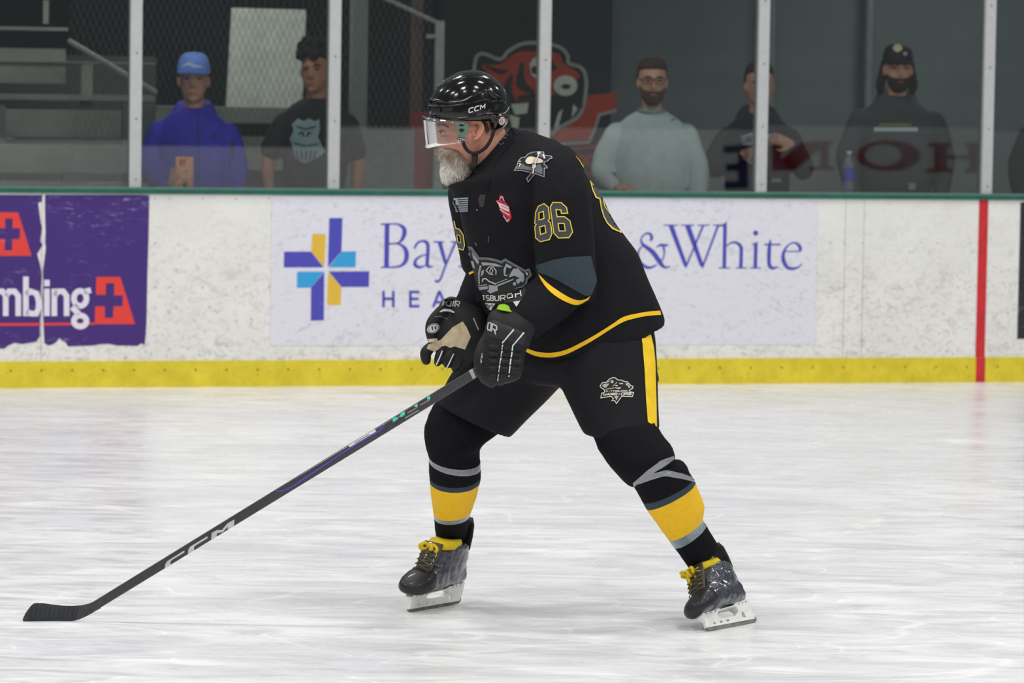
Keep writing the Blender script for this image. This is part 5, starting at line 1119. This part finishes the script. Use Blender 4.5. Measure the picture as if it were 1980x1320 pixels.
# 1: blue jacket, light blue cap, filming with a phone
BLUE = mat('jacket_blue', RGB(54, 52, 184), .7, spec=.3, var=(25, .12))
def hood(L, H): return [loft([(L(0, .045, -.335), Vector((.140, 0, 0)), Vector((0, .100, -.02))), (L(0, .055, -.285), Vector((.120, 0, 0)), Vector((0, .088, .01))), (L(0, .070, -.250), Vector((.098, 0, 0)), Vector((0, .070, .02))), (L(0, .080, -.240), Vector((.06, 0, 0)), Vector((0, .04, .02)))], 24)]
p1, c1_, L1, H1, hr1 = spectator(375, 109, OFF, 'person in a blue zip jacket and light blue cap holding up a phone', .262, BLUE, 'jacket', SK('a', 178, 136, 116), HBR, .05, 1.03,
    armsL=((-.235, -.04, -.62), (-.10, -.23, -.735), (.25, -.1, 1), (-.2, -1, .1), .7), armsR=((.25, -.02, -.64), (.20, -.20, -.80), (-.3, -.6, -.3), (.3, -.5, .8), .7), detail=hood)
cc = on_bvh(bvh(c1_)); z9 = zoom(250, 60, 4.126)
decal('zipper', [stroke(z9((545, 660), (548, 800), (552, 1000), (552, 1260)), 2.2)], cc, mat('zip_dark', RGB(26, 24, 70), .6), c1_, off=.003, g=5)
decal('sleeve_pocket', [z9((812, 870), (838, 890), (838, 1010), (814, 990))], cc, mat('zip_dark', RGB(26, 24, 70), .6), c1_, off=.003, g=5)
decal('chest_mark', [stroke(z9((655, 855), (680, 835), (682, 820)), 3)], cc, mat('zip_dark', RGB(26, 24, 70), .6), c1_, off=.003, g=4)
CAPB = mat('cap_blue', RGB(112, 146, 226), .75)
def cap_hat(pr, H, hr, m, nm='cap', pink=None):
    c = mk(nm, loft([hr(*q) for q in catmull([(.022, .012, -.012, .012), (.018, .045, -.045, .05), (.0, .070, -.072, .085), (-.03, .083, -.090, .105), (-.065, .089, -.100, .112), (-.088, .089, -.102, .110)], 3)], 32), m, pr, smooth=True)
    mk('brim', loft([hr(-.080, .085, -.125, .0), hr(-.088, .086, -.165, .0), hr(-.096, .080, -.150, .0)], 28), m, c, smooth=True)
    mk('button', ellipsoid(H(0, 0, .023), .008, .008, .004, 10, 6), m, c, smooth=True)
    return c
cp = cap_hat(p1, H1, hr1, CAPB)
decal('cap_lettering', [stroke(z9((425, 285), (470, 262), (520, 280), (580, 285)), [3, 5, 5, 4], 3)], on_bvh(bvh(cp)), mat('cap_print', RGB(176, 196, 220), .8), cp, off=.002, g=3)
mk('hair', loft([hr1(-.07, .083, -.02, .10), hr1(-.12, .084, -.01, .10), hr1(-.17, .078, .01, .085), hr1(-.20, .06, .03, .06)], 24), HDK, p1, smooth=True)
q = [sz(x, y, -.33) for x, y in ((339, 366), (374, 303))]
zc = L1(-.10, -.23, -.66)
ph = empty('phone', BP((q[0][0] + q[1][0]) / 2, -.35, q[0][1]), 'orange phone case held up by the person in the blue jacket', 'phone')
pcx = (q[0][0] + q[1][0]) / 2; phw = (q[1][0] - q[0][0]) / 2; pz0, pz1 = q[0][1], q[1][1]
v, f = bevbox(-phw, phw, -.006, .006, pz0, pz1, .004)
mk('case', ([BP(pcx + a.x, -.33 - a.y, a.z) for a in v], f), mat('phone_orange', RGB(232, 150, 104), .5), ph)
ring = [BP(pcx + .004 + .026 * math.cos(k * .3142), -.322, (pz0 * .5 + pz1 * .5) + .026 * math.sin(k * .3142)) for k in range(21)]
mk('ring_holder', tube(ring, .005, 8), mat('phone_ring', RGB(226, 206, 176), .4), ph, smooth=True)
mk('camera_bump', ([BP(pcx - .012 + a.x, -.322 - a.y, pz1 - .030 + a.z) for a in bevbox(-.018, .018, -.003, .003, -.018, .018, .003)[0]], bevbox(-.018, .018, -.003, .003, -.018, .018, .003)[1]), mat('phone_bump', RGB(196, 122, 84), .4), ph)
for dx, dz in ((-.009, .008), (.009, .008), (-.009, -.008)):
    mk('lens', ellipsoid(BP(pcx - .012 + dx, -.318, pz1 - .030 + dz), .006, .003, .006, 10, 6), mat('lens_dark', RGB(40, 36, 36), .15), ph, smooth=True)
mk('strap', ([BP(pcx + .002 + a.x, -.322 - a.y, pz0 + a.z) for a in box(-.012, .012, -.003, .003, 0, .045)[0]], box(0, 1, 0, 1, 0, 1)[1]), mat('phone_strap', RGB(40, 40, 36), .6), ph)
# 2: black t-shirt, curly black hair
TS = mat('tshirt_black', RGB(30, 32, 36), .85, var=(30, .1))
p2, c2_, L2, H2, hr2 = spectator(612, 92, OFF, 'person with curly black hair in a black printed t-shirt', .245, TS, 't_shirt', SK('b', 172, 122, 94), HB, -.25, 1.02,
    armsL=((-.262, .01, -.62), (-.235, -.10, -.86), (0, -.2, -1), (-1, 0, 0), .4), armsR=((.235, .02, -.62), (.225, -.08, -.86), (0, -.2, -1), (1, 0, 0), .4), bare=True)
rr = random.Random(5); curls = [loft([hr2(*q) for q in ((.035, .03, -.03, .05), (.02, .07, -.07, .09), (-.04, .095, -.094, .118), (-.10, .088, -.02, .112), (-.15, .075, .03, .10))], 24)]
for k in range(120):
    a = rr.uniform(0, 6.283); e = rr.uniform(.05, 1.0); x = .086 * math.cos(a) * math.sqrt(1 - (1 - e) ** 2 * .6); y = .098 * math.sin(a) * math.sqrt(1 - (1 - e) ** 2 * .6); z = .048 - .125 * e ** 1.3
    if y < -.05 and z < -.062: continue
    r0 = rr.uniform(.014, .026); curls.append(ellipsoid(H2(x * 1.2, y * 1.10 + .008, z), r0, r0, r0, 10, 7))
mk('hair', union(curls, .006, 1), HB, p2)
cc = on_bvh(bvh(c2_)); za = zoom(430, 0, 3.473)
PT_ = mat('shirt_print', RGB(150, 178, 182), .8); PD = mat('shirt_print_dark', RGB(40, 50, 54), .85)
decal('shirt_print', [za((470, 835), (510, 795), (545, 815), (580, 795), (620, 815), (650, 800), (655, 870), (640, 920), (670, 980), (690, 1020), (640, 1060), (550, 1098), (490, 1060), (475, 990), (455, 930), (480, 880))], cc, PT_, c2_, off=.004, g=4, label='pale printed emblem')
decal('shirt_print_detail', [stroke(za((500, 850), (560, 870), (630, 850)), 2.5), stroke(za((510, 900), (540, 890), (550, 920)), 3), stroke(za((600, 900), (580, 890), (570, 920)), 3), stroke(za((480, 960), (560, 980), (650, 965)), 2)] + [stroke(za((500 + 32 * k, 1010), (510 + 26 * k, 1070)), 3) for k in range(5)], cc, PD, c2_, off=.008, g=4, kind='stuff')
# 3: grey-green sweatshirt, beard, glasses
SW = mat('sweat_grey', RGB(190, 207, 206), .9, var=(20, .08))
p3, c3_, L3, H3, hr3 = spectator(1262, 116, OFF, 'bearded person with glasses in a pale grey sweatshirt resting one hand on the ledge', .272, SW, 'sweatshirt', SK('c', 200, 154, 130), HBR, .06, 1.0,
    armsL=((-.28, -.02, -.62), (-.215, -.20, -.715), (.7, -.3, -.05), (0, -.35, 1), .45), armsR=((.275, -.01, -.64), (.24, -.12, -.88), (-.1, -.3, -1), (1, 0, 0), .4))
hair_cap(p3, hr3, HBR, [(.016, .015, -.015, .02), (.012, .045, -.05, .055), (-.008, .074, -.085, .085), (-.04, .085, -.094, .108), (-.054, .086, -.075, .110), (-.085, .085, -.005, .112), (-.135, .081, .03, .104)])
def beard3(pr, hr, m): 
    return mk('beard', loft([hr(-.140, .0745, -.03, .02), hr(-.165, .0735, -.074, .02), hr(-.180, .071, -.098, .02), hr(-.192, .069, -.101, .02), hr(-.215, .062, -.104, .02), hr(-.238, .050, -.102, .01), hr(-.256, .032, -.092, .0), hr(-.262, .015, -.07, -.02)], 26), m, pr, smooth=True)
BRD = mat('beard_brown', RGB(88, 60, 46), .9, bump=(220, .8, .004)); beard3(p3, hr3, BRD)
mk('lips', ellipsoid(H3(0, -.104, -.198), .022, .006, .006, 12, 8), mat('lip_pink', RGB(168, 108, 96), .6), p3, smooth=True)
GF = mat('glasses_dark', RGB(30, 34, 36), .3)
gls = mk('glasses', tube([H3(-.010, -.108, -.112), H3(.010, -.108, -.112)], .0022, 6), GF, p3, smooth=True)
for sg in (-1, 1):
    c = H3(sg * .034, -.106, -.118); mk('rim', tube([c + Vector((.026 * math.copysign(abs(math.cos(a)) ** .6, math.cos(a)), 0, .019 * math.copysign(abs(math.sin(a)) ** .6, math.sin(a)))) for a in [k * .3142 for k in range(21)]], .0024, 6), GF, gls, smooth=True)
    mk('temple', tube([H3(sg * .060, -.104, -.110), H3(sg * .080, 0, -.112)], .0022, 6), GF, gls, smooth=True)
decal('chest_mark', [stroke([(1297, 234), (1302, 231), (1307, 231)], 2)], on_bvh(bvh(c3_)), mat('mark_dark', RGB(60, 70, 70), .8), c3_, off=.003, g=3)
mk('collar', loft([(L3(0, .0, -.29), Vector((.082, 0, 0)), Vector((0, .082, .012))), (L3(0, .0, -.278), Vector((.076, 0, 0)), Vector((0, .076, .012)))], 24), mat('collar_grey', RGB(130, 148, 148), .9), c3_, smooth=True)
# 4: navy hoodie, head behind the post, hands raised in front
NV = mat('hoodie_navy', RGB(34, 36, 46), .85, var=(25, .12))
p4, c4_, L4, H4, hr4 = spectator(1469, 124, OFF, 'person in a dark navy hoodie with white print half hidden by a post', .252, NV, 'hoodie', SK('d', 190, 142, 120), HDK, .10, 1.0,
    armsL=((-.26, -.03, -.60), (-.115, -.22, -.515), (.6, -.2, .1), (0, -1, .2), .8), armsR=((.26, -.03, -.60), (.185, -.20, -.46), (-.6, -.2, .25), (0, -1, .2), .8), detail=hood)
hair_cap(p4, hr4, HDK, [(.014, .015, -.015, .02), (.010, .045, -.05, .055), (-.010, .072, -.080, .085), (-.04, .082, -.086, .106), (-.062, .083, -.060, .108), (-.085, .082, .0, .108), (-.13, .078, .035, .100)])
zb_ = zoom(1370, 60, 3.882); cc = on_bvh(bvh(c4_))
decal('hoodie_print', [zb_((245, 790), (340, 760), (350, 850), (270, 855), (250, 830)), zb_((440, 780), (470, 770), (500, 785), (545, 790), (545, 850), (440, 855))], cc, mat('print_white', RGB(188, 194, 204), .8), c4_, off=.004, g=4)
decal('hoodie_print_dark', text_px('WAR', zb_((255, 845))[0], zb_((340, 838))[0], (1, -13), 1.6, .3) + text_px('OR', zb_((450, 845))[0], zb_((535, 845))[0], (0, -12), 1.6, .3), cc, NV, c4_, off=.008, g=4, kind='stuff')
decal('waist_tag', [zb_((470, 1108), (540, 1104), (542, 1132), (472, 1136))], cc, mat('print_grey', RGB(140, 146, 148), .8), c4_, off=.006, g=4)
# 5: black cap, long hair, dark hoodie
HD = mat('hoodie_charcoal', RGB(66, 72, 75), .85, var=(25, .12))
p5, c5_, L5, H5, hr5 = spectator(1737, 92, OFF, 'long-haired bearded person in a black cap and charcoal hoodie', .285, HD, 'hoodie', SK('e', 200, 152, 126), HDK, .08, 1.0,
    armsL=((-.285, .0, -.64), (-.24, -.12, -.88), (.1, -.3, -1), (-1, 0, 0), .4), armsR=((.285, .0, -.64), (.24, -.12, -.88), (-.1, -.3, -1), (1, 0, 0), .4), detail=hood)
c5 = cap_hat(p5, H5, hr5, mat('cap_black', RGB(18, 19, 20), .75))
decal('cap_badge', [catmull([(1727, 92), (1733, 86), (1742, 88), (1744, 96), (1736, 101), (1729, 98)], 3, True)], on_bvh(bvh(c5)), mat('badge_gold', RGB(190, 178, 140), .7), c5, off=.003, g=3)
decal('cap_sticker', [ell_px(1750, 104, 4, 4, 14)], on_bvh(bvh(c5)), mat('sticker_grey', RGB(150, 156, 158), .6), c5, off=.003, g=3)
for sg in (-1, 1):
    mk('hair', capsule([H5(sg * .078, .02, -.09), H5(sg * .086, .02, -.16), H5(sg * .096, .03, -.22), H5(sg * .092, .04, -.265)], [.020, .026, .027, .016], 14), HDK, p5, smooth=True)
beard3(p5, hr5, mat('beard_dark', RGB(44, 36, 32), .9, bump=(220, .8, .004)))
mk('lips', ellipsoid(H5(0, -.104, -.198), .020, .006, .005, 12, 8), mat('lip_dim', RGB(140, 92, 82), .6), p5, smooth=True)
cc = on_bvh(bvh(c5_)); 
decal('hoodie_lettering', [[(1691, 246), (1774, 246), (1774, 254), (1690, 254)]], cc, mat('print_pale', RGB(176, 196, 200), .8), c5_, off=.004, g=5)
decal('hoodie_stripe', [[(1700, 239), (1762, 239), (1762, 243), (1700, 243)]], cc, mat('print_gold', RGB(150, 140, 60), .8), c5_, off=.004, g=5)
decal('hoodie_mark', [[(1756, 354), (1769, 353), (1770, 366), (1757, 367)]], cc, mat('print_cream', RGB(160, 156, 136), .8), c5_, off=.004, g=5)
# 6: only a shoulder shows at the right edge of the frame
p6, c6_, L6, H6, hr6 = spectator(2062, 120, OFF, 'dark-clothed spectator cut off by the right edge of the photo', .268, mat('coat_dark', RGB(40, 42, 48), .85), 'coat', SK('f', 180, 134, 112), HDK, 0, 1.0,
    armsL=((-.27, .0, -.62), (-.245, -.10, -.86), (.1, -.3, -1), (-1, 0, 0), .4), armsR=((.27, .0, -.64), (.24, -.12, -.88), (-.1, -.3, -1), (1, 0, 0), .4), bare=False)
hair_cap(p6, hr6, HDK, [(.014, .015, -.015, .02), (.010, .045, -.05, .055), (-.010, .072, -.080, .085), (-.04, .082, -.086, .106), (-.062, .083, -.060, .108), (-.085, .082, .0, .108), (-.13, .078, .035, .100)])
# water bottle on the ledge
sb_, zb2 = sz(1641, 372, -.13); zb2 = BT + .024; zt2 = sz(1641, 292, -.13)[1]; bh = zt2 - zb2
bo2 = empty('water_bottle', BP(sb_, -.14, zb2), 'clear plastic water bottle with blue label standing on the ledge', 'bottle')
PLA = bpy.data.materials.new('bottle_plastic'); PLA.use_nodes = True
nt = PLA.node_tree; nt.nodes.remove(nt.nodes['Principled BSDF']); out = nt.nodes['Material Output']
tr = nt.nodes.new('ShaderNodeBsdfTransparent'); tr.inputs[0].default_value = (.86, .89, .93, 1)
gl = nt.nodes.new('ShaderNodeBsdfPrincipled'); gl.inputs['Base Color'].default_value = RGB(170, 178, 196); gl.inputs['Roughness'].default_value = .15
mx = nt.nodes.new('ShaderNodeMixShader'); mx.inputs[0].default_value = .38; nt.links.new(tr.outputs[0], mx.inputs[1]); nt.links.new(gl.outputs[0], mx.inputs[2]); nt.links.new(mx.outputs[0], out.inputs[0])
def circ(z, r): return (BP(sb_, -.14, zb2 + z * bh), Vector((r, 0, 0)), Vector((0, r, 0)))
mk('body', loft([circ(0, .030), circ(.03, .034), circ(.22, .034), circ(.26, .032), (circ(.30, .034)), circ(.62, .034), circ(.70, .031), circ(.80, .020), circ(.88, .012), circ(.92, .012)], 20), PLA, bo2, smooth=True)
mk('bottle_cap', loft([circ(.92, .0145), circ(.99, .0145), circ(1.0, .012)], 16), mat('bottle_cap', RGB(214, 218, 224), .5), bo2, smooth=True)
mk('label', loft([circ(.30, .0347), circ(.60, .0347)], 20, False), mat('bottle_label', RGB(76, 72, 190), .5), bo2, smooth=True)
